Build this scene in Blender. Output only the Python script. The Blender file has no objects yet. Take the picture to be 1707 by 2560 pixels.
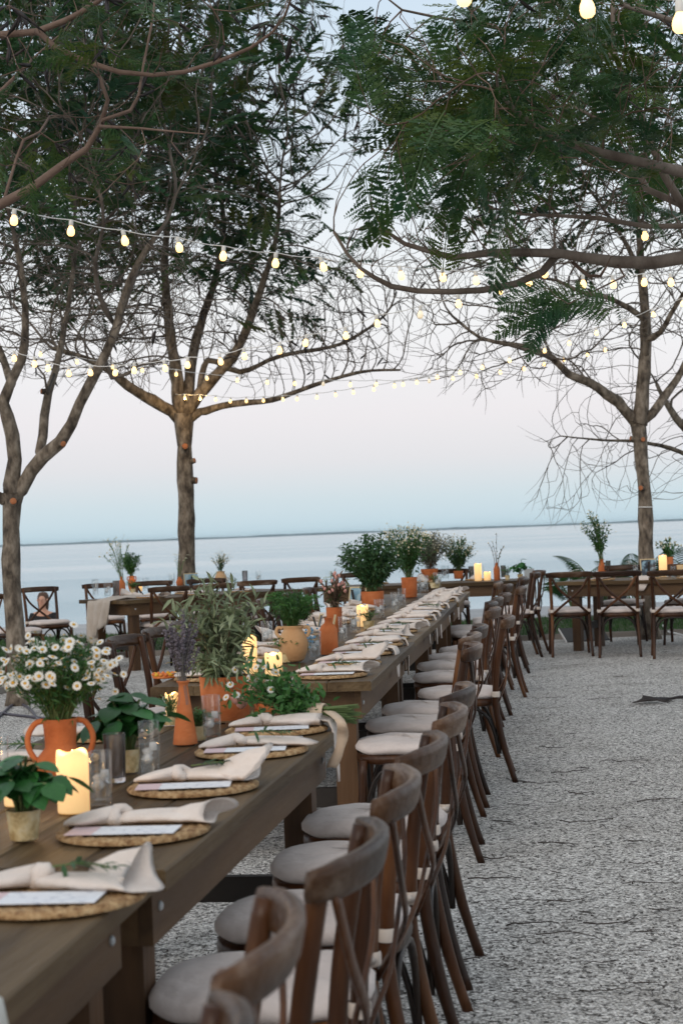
import bpy, bmesh, math, random
import numpy as np
from mathutils import Vector, Matrix
random.seed(11)
rng = np.random.default_rng(11)
sc = bpy.context.scene
COL = sc.collection

# ------------------------------------------------------------------ camera
FPX, CAMZ = 4318.0, 1.35                       # focal length in photo pixels (1707 x 2560), eye height
PITCH, ROLL = math.atan(54 / FPX), math.atan(.0387)
FWD = Vector((0, math.cos(PITCH), math.sin(PITCH)))
_u = Vector((0, -math.sin(PITCH), math.cos(PITCH))); _r = Vector((1, 0, 0))
RGT = math.cos(ROLL) * _r - math.sin(ROLL) * _u
UPV = math.cos(ROLL) * _u + math.sin(ROLL) * _r
cd = bpy.data.cameras.new('camera'); cam = bpy.data.objects.new('camera', cd); COL.objects.link(cam)
m = Matrix.Identity(4)
for i in range(3):
    m[i][0], m[i][1], m[i][2] = RGT[i], UPV[i], -FWD[i]
m[0][3], m[1][3], m[2][3] = 0, 0, CAMZ
cam.matrix_world = m
cd.sensor_fit = 'VERTICAL'; cd.sensor_height = 36.0; cd.lens = FPX / 2560 * 36
cd.clip_start = .1; cd.clip_end = 40000
cd.dof.use_dof = True; cd.dof.focus_distance = 8.2; cd.dof.aperture_fstop = 7.0
sc.camera = cam

# ------------------------------------------------------------------ sky, sun, exposure
SUN_EL, SUN_AZ = math.radians(14), math.radians(208)   # the light of the set sun comes from behind the camera
def lin(c):
    return tuple((x / 255 / 12.92 if x / 255 <= .04045 else ((x / 255 + .055) / 1.055) ** 2.4) for x in c)
w = bpy.data.worlds.new('World'); sc.world = w; w.use_nodes = True
nt = w.node_tree; nt.nodes.clear()
out = nt.nodes.new('ShaderNodeOutputWorld'); add = nt.nodes.new('ShaderNodeAddShader')
bg1 = nt.nodes.new('ShaderNodeBackground'); bg2 = nt.nodes.new('ShaderNodeBackground')
sky = nt.nodes.new('ShaderNodeTexSky'); sky.sky_type = 'NISHITA'; sky.sun_disc = False
sky.sun_elevation = math.radians(4); sky.sun_rotation = SUN_AZ
bg2.inputs['Strength'].default_value = .02
tc = nt.nodes.new('ShaderNodeTexCoord'); sx = nt.nodes.new('ShaderNodeSeparateXYZ')
nt.links.new(tc.outputs['Generated'], sx.inputs[0])
ramp = nt.nodes.new('ShaderNodeValToRGB'); ramp.color_ramp.interpolation = 'LINEAR'
stops = [(0, (184, 214, 229)), (.005, (195, 219, 231)), (.02, (203, 221, 231)), (.042, (221, 223, 231)), (.068, (231, 228, 235)),
         (.105, (236, 235, 240)), (.14, (240, 241, 244)), (.21, (222, 232, 242)), (.31, (203, 221, 238)), (1, (213, 213, 214))]
cr = ramp.color_ramp
while len(cr.elements) < len(stops): cr.elements.new(.5)
for e, (p, c) in zip(cr.elements, stops): e.position = p; e.color = (*lin(c), 1)
nt.links.new(sx.outputs['Z'], ramp.inputs[0]); nt.links.new(ramp.outputs[0], bg1.inputs['Color'])
bg1.inputs['Strength'].default_value = 1.0
nt.links.new(sky.outputs[0], bg2.inputs['Color'])
nt.links.new(bg1.outputs[0], add.inputs[0]); nt.links.new(bg2.outputs[0], add.inputs[1]); nt.links.new(add.outputs[0], out.inputs[0])
sl = bpy.data.lights.new('sun', 'SUN'); sl.energy = 1.15; sl.angle = math.radians(40); sl.color = (1, .87, .74)
so = bpy.data.objects.new('sun', sl); COL.objects.link(so)
sd = Vector((math.sin(SUN_AZ) * math.cos(math.radians(30)), math.cos(SUN_AZ) * math.cos(math.radians(30)), math.sin(math.radians(30))))
so.rotation_euler = sd.to_track_quat('Z', 'Y').to_euler(); so.location = (0, -10, 20)
vs = sc.view_settings; vs.view_transform = 'Standard'; vs.look = 'None'; vs.exposure = 0; vs.gamma = 1; vs.use_curve_mapping = False
sc.render.engine = 'CYCLES'
cy = sc.cycles; cy.use_denoising = True; cy.denoising_prefilter = 'ACCURATE'; cy.use_adaptive_sampling = False; cy.max_bounces = 10; cy.transparent_max_bounces = 12; cy.transmission_bounces = 8
cy.glossy_bounces = 4; cy.diffuse_bounces = 3; cy.sample_clamp_indirect = 6; cy.caustics_refractive = True; cy.blur_glossy = .5

# ------------------------------------------------------------------ photo pixel -> place
def ray(px, py): return FWD + RGT * ((px - 853.5) / FPX) - UPV * ((py - 1280) / FPX)
def atz(px, py, z):
    d = ray(px, py); return Vector((0, 0, CAMZ)) + d * ((z - CAMZ) / d.z)
def atd(px, py, dep):
    d = ray(px, py); return Vector((0, 0, CAMZ)) + d * (dep / d.y)

# ------------------------------------------------------------------ materials
MATS = {}
def nodes_of(name):
    mt = bpy.data.materials.new(name); mt.use_nodes = True; MATS[name] = mt
    n = mt.node_tree; b = n.nodes['Principled BSDF']; return mt, n, b
def N(n, typ, **kw):
    x = n.nodes.new(typ)
    for k, v in kw.items():
        if k in x.inputs: x.inputs[k].default_value = v
        else: setattr(x, k, v)
    return x
def rampn(n, fac, stops):
    r = n.nodes.new('ShaderNodeValToRGB'); c = r.color_ramp
    while len(c.elements) < len(stops): c.elements.new(.5)
    for e, (p, col) in zip(c.elements, stops): e.position = p; e.color = (*col, 1)
    n.links.new(fac, r.inputs[0]); return r.outputs[0]
def pmat(name, c1, c2=None, scale=6, rough=.6, bump=0, bscale=None, stretch=(1, 1, 1), vary=0, spec=.4, detail=5, lo=.35, hi=.65, c3=None, trans=0, sheen=0):
    mt, n, b = nodes_of(name); L = n.links
    b.inputs['Roughness'].default_value = rough; b.inputs['Specular IOR Level'].default_value = spec
    co = N(n, 'ShaderNodeTexCoord'); mp = N(n, 'ShaderNodeMapping'); mp.inputs['Scale'].default_value = stretch
    L.new(co.outputs['Object'], mp.inputs[0])
    oi = N(n, 'ShaderNodeObjectInfo')
    ofs = N(n, 'ShaderNodeVectorMath', operation='ADD'); cmb = N(n, 'ShaderNodeMath', operation='MULTIPLY'); cmb.inputs[1].default_value = 17
    L.new(oi.outputs['Random'], cmb.inputs[0]); L.new(mp.outputs[0], ofs.inputs[0]); L.new(cmb.outputs[0], ofs.inputs[1])
    nz = N(n, 'ShaderNodeTexNoise', Scale=scale, Detail=detail, Roughness=.6); L.new(ofs.outputs[0], nz.inputs['Vector'])
    c2 = c2 or tuple(x * .8 for x in c1)
    st = [(lo, c1), (hi, c2)] if c3 is None else [(lo, c1), ((lo + hi) / 2, c2), (hi, c3)]
    col = rampn(n, nz.outputs['Fac'], st)
    if vary:
        hs = N(n, 'ShaderNodeHueSaturation'); mr = N(n, 'ShaderNodeMapRange')
        mr.inputs['To Min'].default_value = 1 - vary; mr.inputs['To Max'].default_value = 1 + vary
        L.new(oi.outputs['Random'], mr.inputs['Value']); L.new(mr.outputs[0], hs.inputs['Value']); L.new(col, hs.inputs['Color']); col = hs.outputs[0]
    L.new(col, b.inputs['Base Color'])
    if bump:
        n2 = N(n, 'ShaderNodeTexNoise', Scale=bscale or scale * 6, Detail=4); L.new(ofs.outputs[0], n2.inputs['Vector'])
        bp = N(n, 'ShaderNodeBump', Strength=bump, Distance=.01); L.new(n2.outputs['Fac'], bp.inputs['Height']); L.new(bp.outputs[0], b.inputs['Normal'])
    if sheen: b.inputs['Sheen Weight'].default_value = sheen
    if trans:
        tb = N(n, 'ShaderNodeBsdfTranslucent'); mx = N(n, 'ShaderNodeMixShader'); mx.inputs[0].default_value = trans
        L.new(col, tb.inputs['Color']); L.new(b.outputs[0], mx.inputs[1]); L.new(tb.outputs[0], mx.inputs[2])
        L.new(mx.outputs[0], n.nodes['Material Output'].inputs[0])
    return mt
pmat('chair_wood', (.011, .0040, .0016), (.056, .0195, .0060), 6, .36, .3, 60, (1, 1, .22), .4, .28, c3=(.160, .068, .025), lo=.32, hi=.74)
pmat('chair_wood_worn_highlit', (.026, .0110, .0050), (.078, .038, .0180), 9, .38, .4, 70, (.3, 1, 1), .3, .26, c3=(.235, .175, .130), lo=.38, hi=.74)  # weathered rail wood; its grey also paints highlights into the colour
pmat('chair_wood_dark', (.010, .006, .004), (.024, .013, .008), 6, .4, .2, 60, (1, 1, .25), .25)
pmat('table_top', (.036, .0215, .0098), (.088, .054, .0250), 6, .52, .5, 60, (1, .09, 1), .18, .2, c3=(.165, .110, .056))
pmat('table_side', (.056, .028, .011), (.140, .076, .031), 5, .6, .35, 45, (1, .12, 1), .18)
pmat('table_leg', (.036, .017, .0066), (.110, .053, .020), 5, .6, .35, 45, (1, 1, .12), .2)
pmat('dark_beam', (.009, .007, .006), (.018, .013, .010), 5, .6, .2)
pmat('cushion', (.56, .485, .45), (.66, .58, .54), 12, .9, .7, 22, vary=.06, sheen=.2)
pmat('tie', (.58, .50, .44), (.65, .57, .50), 9, .9)
pmat('napkin', (.71, .62, .555), (.81, .73, .67), 14, .85, .5, 60, vary=.04, trans=.12, sheen=.15)
pmat('linen_gauze', (.62, .55, .48), (.68, .62, .56), 10, .9, .2, 60, trans=.35)
pmat('ribbon', (.68, .52, .38), (.74, .60, .46), 10, .8, .1, 100, trans=.25)
pmat('seagrass', (.20, .10, .040), (.40, .245, .115), 70, .8, .7, 190, c3=(.56, .39, .21), vary=.08)
pmat('wicker', (.40, .27, .11), (.66, .52, .28), 30, .75, .5, 120, c3=(.75, .64, .42))
pmat('soil', (.02, .013, .009), (.05, .035, .025), 60, .95, .8, 200)
pmat('terracotta', (.36, .092, .028), (.52, .155, .052), 9, .8, .3, 160, vary=.1, spec=.2, c3=(.58, .21, .085), lo=.28, hi=.75)
pmat('terracotta_dark', (.40, .115, .045), (.48, .145, .058), 5, .8, .2, 120, vary=.08)
pmat('stoneware', (.48, .27, .125), (.58, .38, .21), 7, .8, .3, 90)
pmat('wax_off', (.75, .70, .60), (.8, .75, .66), 4, .4)
pmat('bark', (.045, .034, .025), (.150, .120, .090), 13, .85, 1.0, 40, (1, 1, .5), .05, c3=(.28, .235, .185), lo=.36, hi=.66)
pmat('bark_pale', (.10, .075, .058), (.21, .17, .14), 7, .8, .5, 40, (1, 1, .5), .05)
pmat('twig_bark', (.075, .060, .048), (.17, .14, .115), 5, .85, .3, 50)
pmat('red_bark', (.105, .064, .046), (.19, .13, .10), 6, .75, .4, 60)
pmat('cut_wood', (.36, .12, .05), (.42, .17, .07), 12, .8)
pmat('frond', (.014, .056, .028), (.036, .092, .028), 1.4, .5, trans=.28, lo=.38, hi=.62, c3=(.075, .095, .020))
pmat('frond_near', (.022, .080, .032), (.052, .115, .030), 2.2, .45, trans=.3, lo=.38, hi=.65, c3=(.105, .140, .022))
pmat('pod', (.012, .010, .011), (.035, .026, .024), 5, .6)
pmat('pod_brown', (.06, .026, .016), (.10, .045, .026), 5, .6)
pmat('leaf_green', (.026, .100, .022), (.055, .150, .034), 30, .42, vary=.25, trans=.18)
pmat('leaf_basil', (.018, .095, .022), (.038, .150, .035), 22, .36, .15, 90, vary=.3, trans=.15)
pmat('leaf_olive', (.125, .165, .080), (.25, .29, .18), 14, .5, vary=.35, trans=.12)
pmat('leaf_dark', (.024, .080, .030), (.055, .125, .040), 18, .5, vary=.25, trans=.15)
pmat('leaf_fern', (.035, .135, .026), (.085, .21, .05), 16, .5, trans=.2)
pmat('leaf_grey', (.11, .13, .09), (.19, .2, .15), 16, .6, trans=.12)
pmat('stem_green', (.07, .13, .035), (.14, .18, .07), 12, .6)
pmat('stem_brown', (.10, .065, .04), (.17, .11, .07), 12, .7)
pmat('stem_dry', (.13, .115, .105), (.21, .19, .175), 12, .8)
pmat('lavender', (.10, .085, .105), (.19, .165, .19), 40, .9)
pmat('petal_white', (.78, .77, .71), (.84, .83, .79), 20, .7, trans=.2)
pmat('flower_yellow', (.62, .33, .025), (.70, .42, .05), 40, .8, .4, 300)
pmat('flower_cream', (.70, .68, .50), (.78, .76, .62), 20, .8, trans=.2)
pmat('flower_pink', (.60, .26, .22), (.68, .40, .34), 20, .8)
pmat('flower_green', (.24, .30, .10), (.34, .38, .18), 20, .8)
pmat('flower_blue', (.07, .28, .50), (.12, .36, .58), 20, .8, trans=.2)
pmat('paper', (.80, .80, .80), (.84, .84, .85), 3, .7)
pmat('frame_gold', (.55, .43, .24), (.62, .5, .3), 10, .45)
pmat('cable_white', (.72, .72, .70), (.78, .78, .76), 3, .5)
pmat('socket_white', (.70, .68, .63), (.76, .74, .69), 3, .45)
pmat('cable_dark', (.05, .045, .06), (.09, .08, .10), 3, .5)
pmat('steel', (.42, .44, .45), (.5, .52, .53), 8, .45)
pmat('sign_white', (.72, .72, .72), (.78, .78, .78), 3, .5)
pmat('sign_red', (.55, .03, .03), (.6, .04, .04), 3, .5)
pmat('sign_black', (.03, .03, .03), (.04, .04, .04), 3, .6)
pmat('timber_edge', (.17, .15, .13), (.26, .235, .21), 6, .8, .4, 40, (.2, 1, 1))
pmat('concrete', (.36, .37, .38), (.44, .45, .46), 1.2, .85, .3, 60, vary=.04)
pmat('shell_sand', (.42, .40, .37), (.50, .48, .45), 2, .95, .4, 80)
pmat('grass', (.022, .075, .018), (.050, .115, .028), 3, .8, trans=.15)
pmat('turf_soil', (.045, .055, .028), (.075, .085, .045), 6, .95, .6, 60)
pmat('far_land', (.045, .115, .150), (.060, .13, .165), .01, .95)
pmat('skin', (.50, .27, .185), (.55, .31, .22), 10, .6)
pmat('hair_brown', (.06, .032, .02), (.10, .055, .035), 30, .6)
pmat('cloth_black', (.012, .012, .014), (.02, .02, .022), 10, .85)
pmat('twig_dark', (.030, .024, .020), (.065, .052, .045), 10, .9)
pmat('stone_light', (.44, .43, .41), (.60, .59, .57), 5, .9)
pmat('bead_red', (.55, .10, .03), (.65, .24, .04), 60, .4)
pmat('balsa', (.55, .38, .18), (.63, .46, .25), 10, .7)

def gravel():
    mt, n, b = nodes_of('gravel'); L = n.links
    co = N(n, 'ShaderNodeTexCoord'); P = co.outputs['Object']
    v = N(n, 'ShaderNodeTexVoronoi', Scale=104.0); v.inputs['Randomness'].default_value = 1; L.new(P, v.inputs['Vector'])
    sep = N(n, 'ShaderNodeSeparateColor'); L.new(v.outputs['Color'], sep.inputs[0])
    c = rampn(n, sep.outputs[0], [(0, (.14, .135, .125)), (.2, (.44, .43, .41)), (.55, (.68, .665, .64)), (1, (.97, .95, .92))])
    v2 = N(n, 'ShaderNodeTexVoronoi', Scale=66.0); L.new(P, v2.inputs['Vector'])
    sep2 = N(n, 'ShaderNodeSeparateColor'); L.new(v2.outputs['Color'], sep2.inputs[0])
    d2 = rampn(n, sep2.outputs[1], [(0, (.16, .15, .145)), (.11, (.26, .25, .24)), (.16, (1, 1, 1)), (.8, (1, 1, 1)), (1, (1.25, 1.25, 1.24))])
    gap = rampn(n, v.outputs['Distance'], [(0, (1, 1, 1)), (.5, (.9, .9, .9)), (.85, (.36, .355, .35))])
    m1 = N(n, 'ShaderNodeMix', data_type='RGBA', blend_type='MULTIPLY'); m1.inputs[0].default_value = 1
    L.new(c, m1.inputs[6]); L.new(gap, m1.inputs[7])
    m2 = N(n, 'ShaderNodeMix', data_type='RGBA', blend_type='MULTIPLY'); m2.inputs[0].default_value = .9
    L.new(m1.outputs[2], m2.inputs[6]); L.new(d2, m2.inputs[7])
    nz = N(n, 'ShaderNodeTexNoise', Scale=1.3, Detail=6, Roughness=.7); L.new(P, nz.inputs['Vector'])
    pat = rampn(n, nz.outputs['Fac'], [(.30, (.60, .585, .57)), (.48, (.93, .925, .92)), (.62, (1, 1, 1)), (.8, (.86, .85, .84))])
    m3 = N(n, 'ShaderNodeMix', data_type='RGBA', blend_type='MULTIPLY'); m3.inputs[0].default_value = 1
    L.new(m2.outputs[2], m3.inputs[6]); L.new(pat, m3.inputs[7])
    L.new(m3.outputs[2], b.inputs['Base Color']); b.inputs['Roughness'].default_value = .9; b.inputs['Specular IOR Level'].default_value = .2
    bp = N(n, 'ShaderNodeBump', Strength=.9, Distance=.006); bp.invert = True
    L.new(v.outputs['Distance'], bp.inputs['Height']); L.new(bp.outputs[0], b.inputs['Normal'])
gravel()
def water():
    mt, n, b = nodes_of('water'); L = n.links
    b.inputs['Base Color'].default_value = (.19, .34, .42, 1); b.inputs['Roughness'].default_value = .12
    b.inputs['IOR'].default_value = 1.33
    co = N(n, 'ShaderNodeTexCoord'); mp = N(n, 'ShaderNodeMapping'); mp.inputs['Scale'].default_value = (.35, 1.0, 1)
    L.new(co.outputs['Object'], mp.inputs[0])
    n1 = N(n, 'ShaderNodeTexNoise', Scale=1.6, Detail=8, Roughness=.65); L.new(mp.outputs[0], n1.inputs['Vector'])
    bp = N(n, 'ShaderNodeBump', Strength=.55, Distance=.22); L.new(n1.outputs['Fac'], bp.inputs['Height']); L.new(bp.outputs[0], b.inputs['Normal'])
    # broad wind lanes: patches of rougher and calmer water
    mp2 = N(n, 'ShaderNodeMapping'); mp2.inputs['Scale'].default_value = (.004, .035, 1); L.new(co.outputs['Object'], mp2.inputs[0])
    n3 = N(n, 'ShaderNodeTexNoise', Scale=1.0, Detail=4); L.new(mp2.outputs[0], n3.inputs['Vector'])
    mr = N(n, 'ShaderNodeMapRange'); mr.inputs['From Min'].default_value = .35; mr.inputs['From Max'].default_value = .65
    mr.inputs['To Min'].default_value = .12; mr.inputs['To Max'].default_value = .95
    L.new(n3.outputs['Fac'], mr.inputs['Value']); L.new(mr.outputs[0], bp.inputs['Strength'])
water()
def glass(name, col=(1, 1, 1), rough=0.0):
    mt, n, b = nodes_of(name); b.inputs['Base Color'].default_value = (*col, 1); b.inputs['Transmission Weight'].default_value = 1
    b.inputs['Roughness'].default_value = rough; b.inputs['IOR'].default_value = 1.45

def thin_glass(name):
    mt, n, b = nodes_of(name); L = n.links; n.nodes.remove(b)
    t = N(n, 'ShaderNodeBsdfTransparent', Color=(.98, .985, .985, 1)); g = N(n, 'ShaderNodeBsdfGlossy', Roughness=.02); f = N(n, 'ShaderNodeLayerWeight'); pw = N(n, 'ShaderNodeMath', operation='POWER'); pw.inputs[1].default_value = 3.5; mr = N(n, 'ShaderNodeMapRange'); mr.inputs['To Min'].default_value = .05; mr.inputs['To Max'].default_value = .7; m = N(n, 'ShaderNodeMixShader')
    L.new(f.outputs['Facing'], pw.inputs[0]); L.new(pw.outputs[0], mr.inputs['Value']); L.new(mr.outputs[0], m.inputs[0]); L.new(t.outputs[0], m.inputs[1]); L.new(g.outputs[0], m.inputs[2]); L.new(m.outputs[0], n.nodes['Material Output'].inputs[0])
thin_glass('glass'); glass('glass_smoke', (.80, .78, .80), .25); 

def ice():
    mt, n, b = nodes_of('ice'); b.inputs['Base Color'].default_value = (.85, .87, .88, 1); b.inputs['Roughness'].default_value = .2; b.inputs['Alpha'].default_value = .45
ice(); thin_glass('water_in_glass')
def emit(name, col, s, base=(.8, .7, .5), band=None):
    mt, n, b = nodes_of(name); b.inputs['Base Color'].default_value = (*base, 1); b.inputs['Roughness'].default_value = .4
    b.inputs['Emission Color'].default_value = (*col, 1); b.inputs['Emission Strength'].default_value = s
    if band:   # inner LED glow painted as emission, strongest near the top;
        # no lamp object inside the wax, noise mottles the glow colour
        L = n.links; co = N(n, 'ShaderNodeTexCoord'); nz = N(n, 'ShaderNodeTexNoise', Scale=9, Detail=3); L.new(co.outputs['Object'], nz.inputs['Vector'])
        L.new(rampn(n, nz.outputs['Fac'], [(.3, band), (.7, col)]), b.inputs['Emission Color'])
        sp_ = N(n, 'ShaderNodeSeparateXYZ'); L.new(co.outputs['Generated'], sp_.inputs[0]); q = rampn(n, sp_.outputs['Z'], [(0, (.42,) * 3), (.45, (.62,) * 3), (.8, (1,) * 3), (1, (.85,) * 3)])
        ml = N(n, 'ShaderNodeMath', operation='MULTIPLY'); ml.inputs[1].default_value = s; L.new(q, ml.inputs[0]); L.new(ml.outputs[0], b.inputs['Emission Strength'])
emit('bulb_glow', (1, .60, .20), 2.5); emit('bulb_dim', (1, .75, .4), .55, (.8, .78, .72)); emit('candle_glow', (1, .58, .18), 1.15, (.80, .62, .38), (.98, .47, .12))
emit('wick_glow', (1, .8, .4), 4)
def card():
    mt, n, b = nodes_of('menu_print'); L = n.links; b.inputs['Roughness'].default_value = .6
    co = N(n, 'ShaderNodeTexCoord'); mp = N(n, 'ShaderNodeMapping'); mp.inputs['Scale'].default_value = (26, 60, 1); L.new(co.outputs['Object'], mp.inputs[0])
    nz = N(n, 'ShaderNodeTexNoise', Scale=1.6, Detail=3); L.new(mp.outputs[0], nz.inputs['Vector'])
    txt = rampn(n, nz.outputs['Fac'], [(.44, (.76, .78, .82)), (.58, (.75, .77, .81)), (.64, (.36, .39, .47))])
    sx_ = N(n, 'ShaderNodeSeparateXYZ'); L.new(co.outputs['Object'], sx_.inputs[0])
    mr = rampn(n, sx_.outputs['X'], [(0, (0, 0, 0)), (1, (1, 1, 1))])
    g1 = N(n, 'ShaderNodeMath', operation='LESS_THAN'); g1.inputs[1].default_value = -.055; L.new(sx_.outputs['X'], g1.inputs[0])
    mx = N(n, 'ShaderNodeMix', data_type='RGBA'); L.new(g1.outputs[0], mx.inputs[0]); L.new(txt, mx.inputs[6]); mx.inputs[7].default_value = (.66, .50, .52, 1)
    L.new(mx.outputs[2], b.inputs['Base Color'])
card()
def photo(name, a, b_, c):
    mt, n, b = nodes_of(name); L = n.links; b.inputs['Roughness'].default_value = .25
    co = N(n, 'ShaderNodeTexCoord'); nz = N(n, 'ShaderNodeTexNoise', Scale=14, Detail=2); L.new(co.outputs['Object'], nz.inputs['Vector'])
    L.new(rampn(n, nz.outputs['Fac'], [(.4, a), (.5, b_), (.62, c)]), b.inputs['Base Color'])
photo('photo_sea', (.18, .32, .42), (.25, .40, .48), (.40, .5, .55)); photo('photo_dusk', (.015, .02, .03), (.04, .07, .1), (.22, .36, .45))

# ------------------------------------------------------------------ mesh helpers
class MB:
    def __init__(s): s.v = []; s.f = []; s.n = 0
    def add(s, vs, fs):
        o = s.n; s.v.append(np.asarray(vs, dtype=np.float64).reshape(-1, 3)); s.n += len(s.v[-1])
        s.f.extend([tuple(i + o for i in f) for f in fs]); return s
    def box(s, lo, hi, taper=0):
        (a, b, c), (d, e, f) = lo, hi
        return s.add([(a, b, c), (d, b, c), (d, e, c), (a, e, c), (a + taper, b + taper, f), (d - taper, b + taper, f), (d - taper, e - taper, f), (a + taper, e - taper, f)],
                     [(0, 3, 2, 1), (4, 5, 6, 7), (0, 1, 5, 4), (1, 2, 6, 5), (2, 3, 7, 6), (3, 0, 4, 7)])
    def tube(s, pts, rad, n=8, cap=True, flat=None):
        pts = [Vector(p) for p in pts]; k = len(pts)
        rad = [rad] * k if np.isscalar(rad) else list(rad)
        t = [(pts[min(i + 1, k - 1)] - pts[max(i - 1, 0)]).normalized() for i in range(k)]
        ref = Vector((0, 0, 1)) if abs(t[0].z) < .9 else Vector((1, 0, 0))
        a = t[0].cross(ref).normalized(); vs = []
        for i in range(k):
            a = (a - t[i] * a.dot(t[i]));
            if a.length < 1e-6: a = t[i].orthogonal()
            a.normalize(); b = t[i].cross(a)
            for j in range(n):
                th = 2 * math.pi * j / n
                vs.append(pts[i] + a * (math.cos(th) * rad[i]) + b * (math.sin(th) * rad[i] * (flat or 1)))
        fs = [(i * n + j, i * n + (j + 1) % n, (i + 1) * n + (j + 1) % n, (i + 1) * n + j) for i in range(k - 1) for j in range(n)]
        if cap: fs += [tuple(range(n - 1, -1, -1)), tuple((k - 1) * n + j for j in range(n))]
        return s.add(vs, fs)
    def lathe(s, prof, n=24, center=(0, 0, 0), sx=1, sy=1, cap0=True, cap1=False, wob=None):
        vs = []; k = len(prof)
        for i, (r, z) in enumerate(prof):
            for j in range(n):
                th = 2 * math.pi * j / n; q = wob(th, i) if wob else 0
                vs.append((center[0] + r * math.cos(th) * sx, center[1] + r * math.sin(th) * sy, center[2] + z + q))
        fs = [(i * n + j, i * n + (j + 1) % n, (i + 1) * n + (j + 1) % n, (i + 1) * n + j) for i in range(k - 1) for j in range(n)]
        if cap0: fs.append(tuple(range(n - 1, -1, -1)))
        if cap1: fs.append(tuple((k - 1) * n + j for j in range(n)))
        return s.add(vs, fs)
    def loft(s, secs, cap=True):
        n = len(secs[0]); k = len(secs); vs = [p for q in secs for p in q]
        fs = [(i * n + j, i * n + (j + 1) % n, (i + 1) * n + (j + 1) % n, (i + 1) * n + j) for i in range(k - 1) for j in range(n)]
        if cap: fs += [tuple(range(n - 1, -1, -1)), tuple((k - 1) * n + j for j in range(n))]
        return s.add(vs, fs)
    def grid(s, P):
        a, b = len(P), len(P[0])
        return s.add([p for r in P for p in r], [(i * b + j, i * b + j + 1, (i + 1) * b + j + 1, (i + 1) * b + j) for i in range(a - 1) for j in range(b - 1)])
    def mesh(s, name, mat, smooth=True, angle=None):
        me = bpy.data.meshes.new(name); me.from_pydata(np.concatenate(s.v).tolist(), [], s.f); me.update()
        if mat: me.materials.append(MATS[mat])
        if smooth: me.polygons.foreach_set('use_smooth', [True] * len(me.polygons))
        if smooth and angle: me.set_sharp_from_angle(angle=math.radians(angle))
        return me
    def obj(s, name, mat, parent=None, smooth=True, angle=None):
        return link(name, s.mesh(name, mat, smooth, angle), parent)
def link(name, me, parent=None):
    o = bpy.data.objects.new(name, me); COL.objects.link(o)
    if parent: o.parent = parent
    return o
class NPM:                                   # many small faces: triangles from templates, kept in numpy
    def __init__(s): s.v = []; s.t = []; s.n = 0
    def add(s, v, t): s.v.append(v.reshape(-1, 3)); s.t.append(t.reshape(-1, 3) + s.n); s.n += v.reshape(-1, 3).shape[0]
    def place(s, tv, tt, M):                  # template verts (k,3), tris (m,3), M (c,3,4)
        c = len(M)
        if not c: return
        v = np.einsum('cij,kj->cki', M[:, :, :3], tv) + M[:, None, :, 3]
        t = (tt[None] + (np.arange(c) * len(tv))[:, None, None]); s.add(v, t)
    def obj(s, name, mat, parent=None, smooth=False, kind='stuff'):
        v = np.concatenate(s.v).astype(np.float32); t = np.concatenate(s.t).astype(np.int32)
        me = bpy.data.meshes.new(name); me.vertices.add(len(v)); me.vertices.foreach_set('co', v.ravel())
        me.loops.add(t.size); me.loops.foreach_set('vertex_index', t.ravel())
        me.polygons.add(len(t)); me.polygons.foreach_set('loop_start', np.arange(0, t.size, 3, dtype=np.int32))
        if smooth: me.polygons.foreach_set('use_smooth', np.ones(len(t), dtype=bool))
        me.materials.append(MATS[mat]); me.update(); me.validate()
        o = link(name, me, parent)
        if kind: o['kind'] = kind
        return o
def frames(P, D, U, scale):                   # matrices mapping template x along D, z near U
    P, D, U = map(lambda a: np.asarray(a, float).reshape(-1, 3), (P, D, U)); scale = np.broadcast_to(np.asarray(scale, float), (len(P),))
    D = D / (np.linalg.norm(D, axis=1, keepdims=True) + 1e-9)
    Y = np.cross(U, D); Y /= np.linalg.norm(Y, axis=1, keepdims=True) + 1e-9; Z = np.cross(D, Y)
    M = np.stack([D, Y, Z], axis=2) * scale[:, None, None]
    return np.concatenate([M, P[:, :, None]], axis=2)
LEAF_V = np.array([(0, 0, 0), (.3, .5, .06), (.3, -.5, .06), (.32, 0, 0), (.7, .38, .02), (.7, -.38, .02), (.7, 0, -.04), (1, 0, -.14)])
LEAF_T = np.array([(0, 3, 1), (0, 2, 3), (3, 4, 1), (3, 6, 4), (3, 2, 5), (3, 5, 6), (6, 7, 4), (6, 5, 7)])
def leafT(width): return LEAF_V * np.array([1, width, 1])
DIA_V = np.array([(0, 0, 0), (.45, .5, .04), (1, 0, -.05), (.45, -.5, .04)]); DIA_T = np.array([(0, 2, 1), (0, 3, 2)])
def rdir(n, up=0.0):
    v = rng.normal(size=(n, 3)); v[:, 2] += up; return v / np.linalg.norm(v, axis=1, keepdims=True)
def empty(name, loc=(0, 0, 0), rz=0):
    e = bpy.data.objects.new(name, None); COL.objects.link(e); e.location = loc; e.rotation_euler = (0, 0, rz); e.empty_display_size = .1; return e
def tag(o, label, cat, group=None):
    o['label'] = label; o['category'] = cat
    if group: o['group'] = group
    return o
def struct(o): o['kind'] = 'structure'; return o
def copy_tree(o, parent=None):
    c = o.copy(); COL.objects.link(c); c.parent = parent
    for ch in [x for x in KIDS.get(o.name, [])]: copy_tree(ch, c)
    return c
KIDS = {}
def index_kids():
    KIDS.clear()
    for o in bpy.data.objects:
        if o.parent: KIDS.setdefault(o.parent.name, []).append(o)
def yaw_of(f): return math.atan2(-f[0], f[1])       # turns local +Y into direction f
ORD = ['first', 'second', 'third', 'fourth', 'fifth', 'sixth', 'seventh', 'eighth', 'ninth', 'tenth', 'eleventh', 'twelfth', 'thirteenth', 'fourteenth', 'fifteenth', 'sixteenth']
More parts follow.
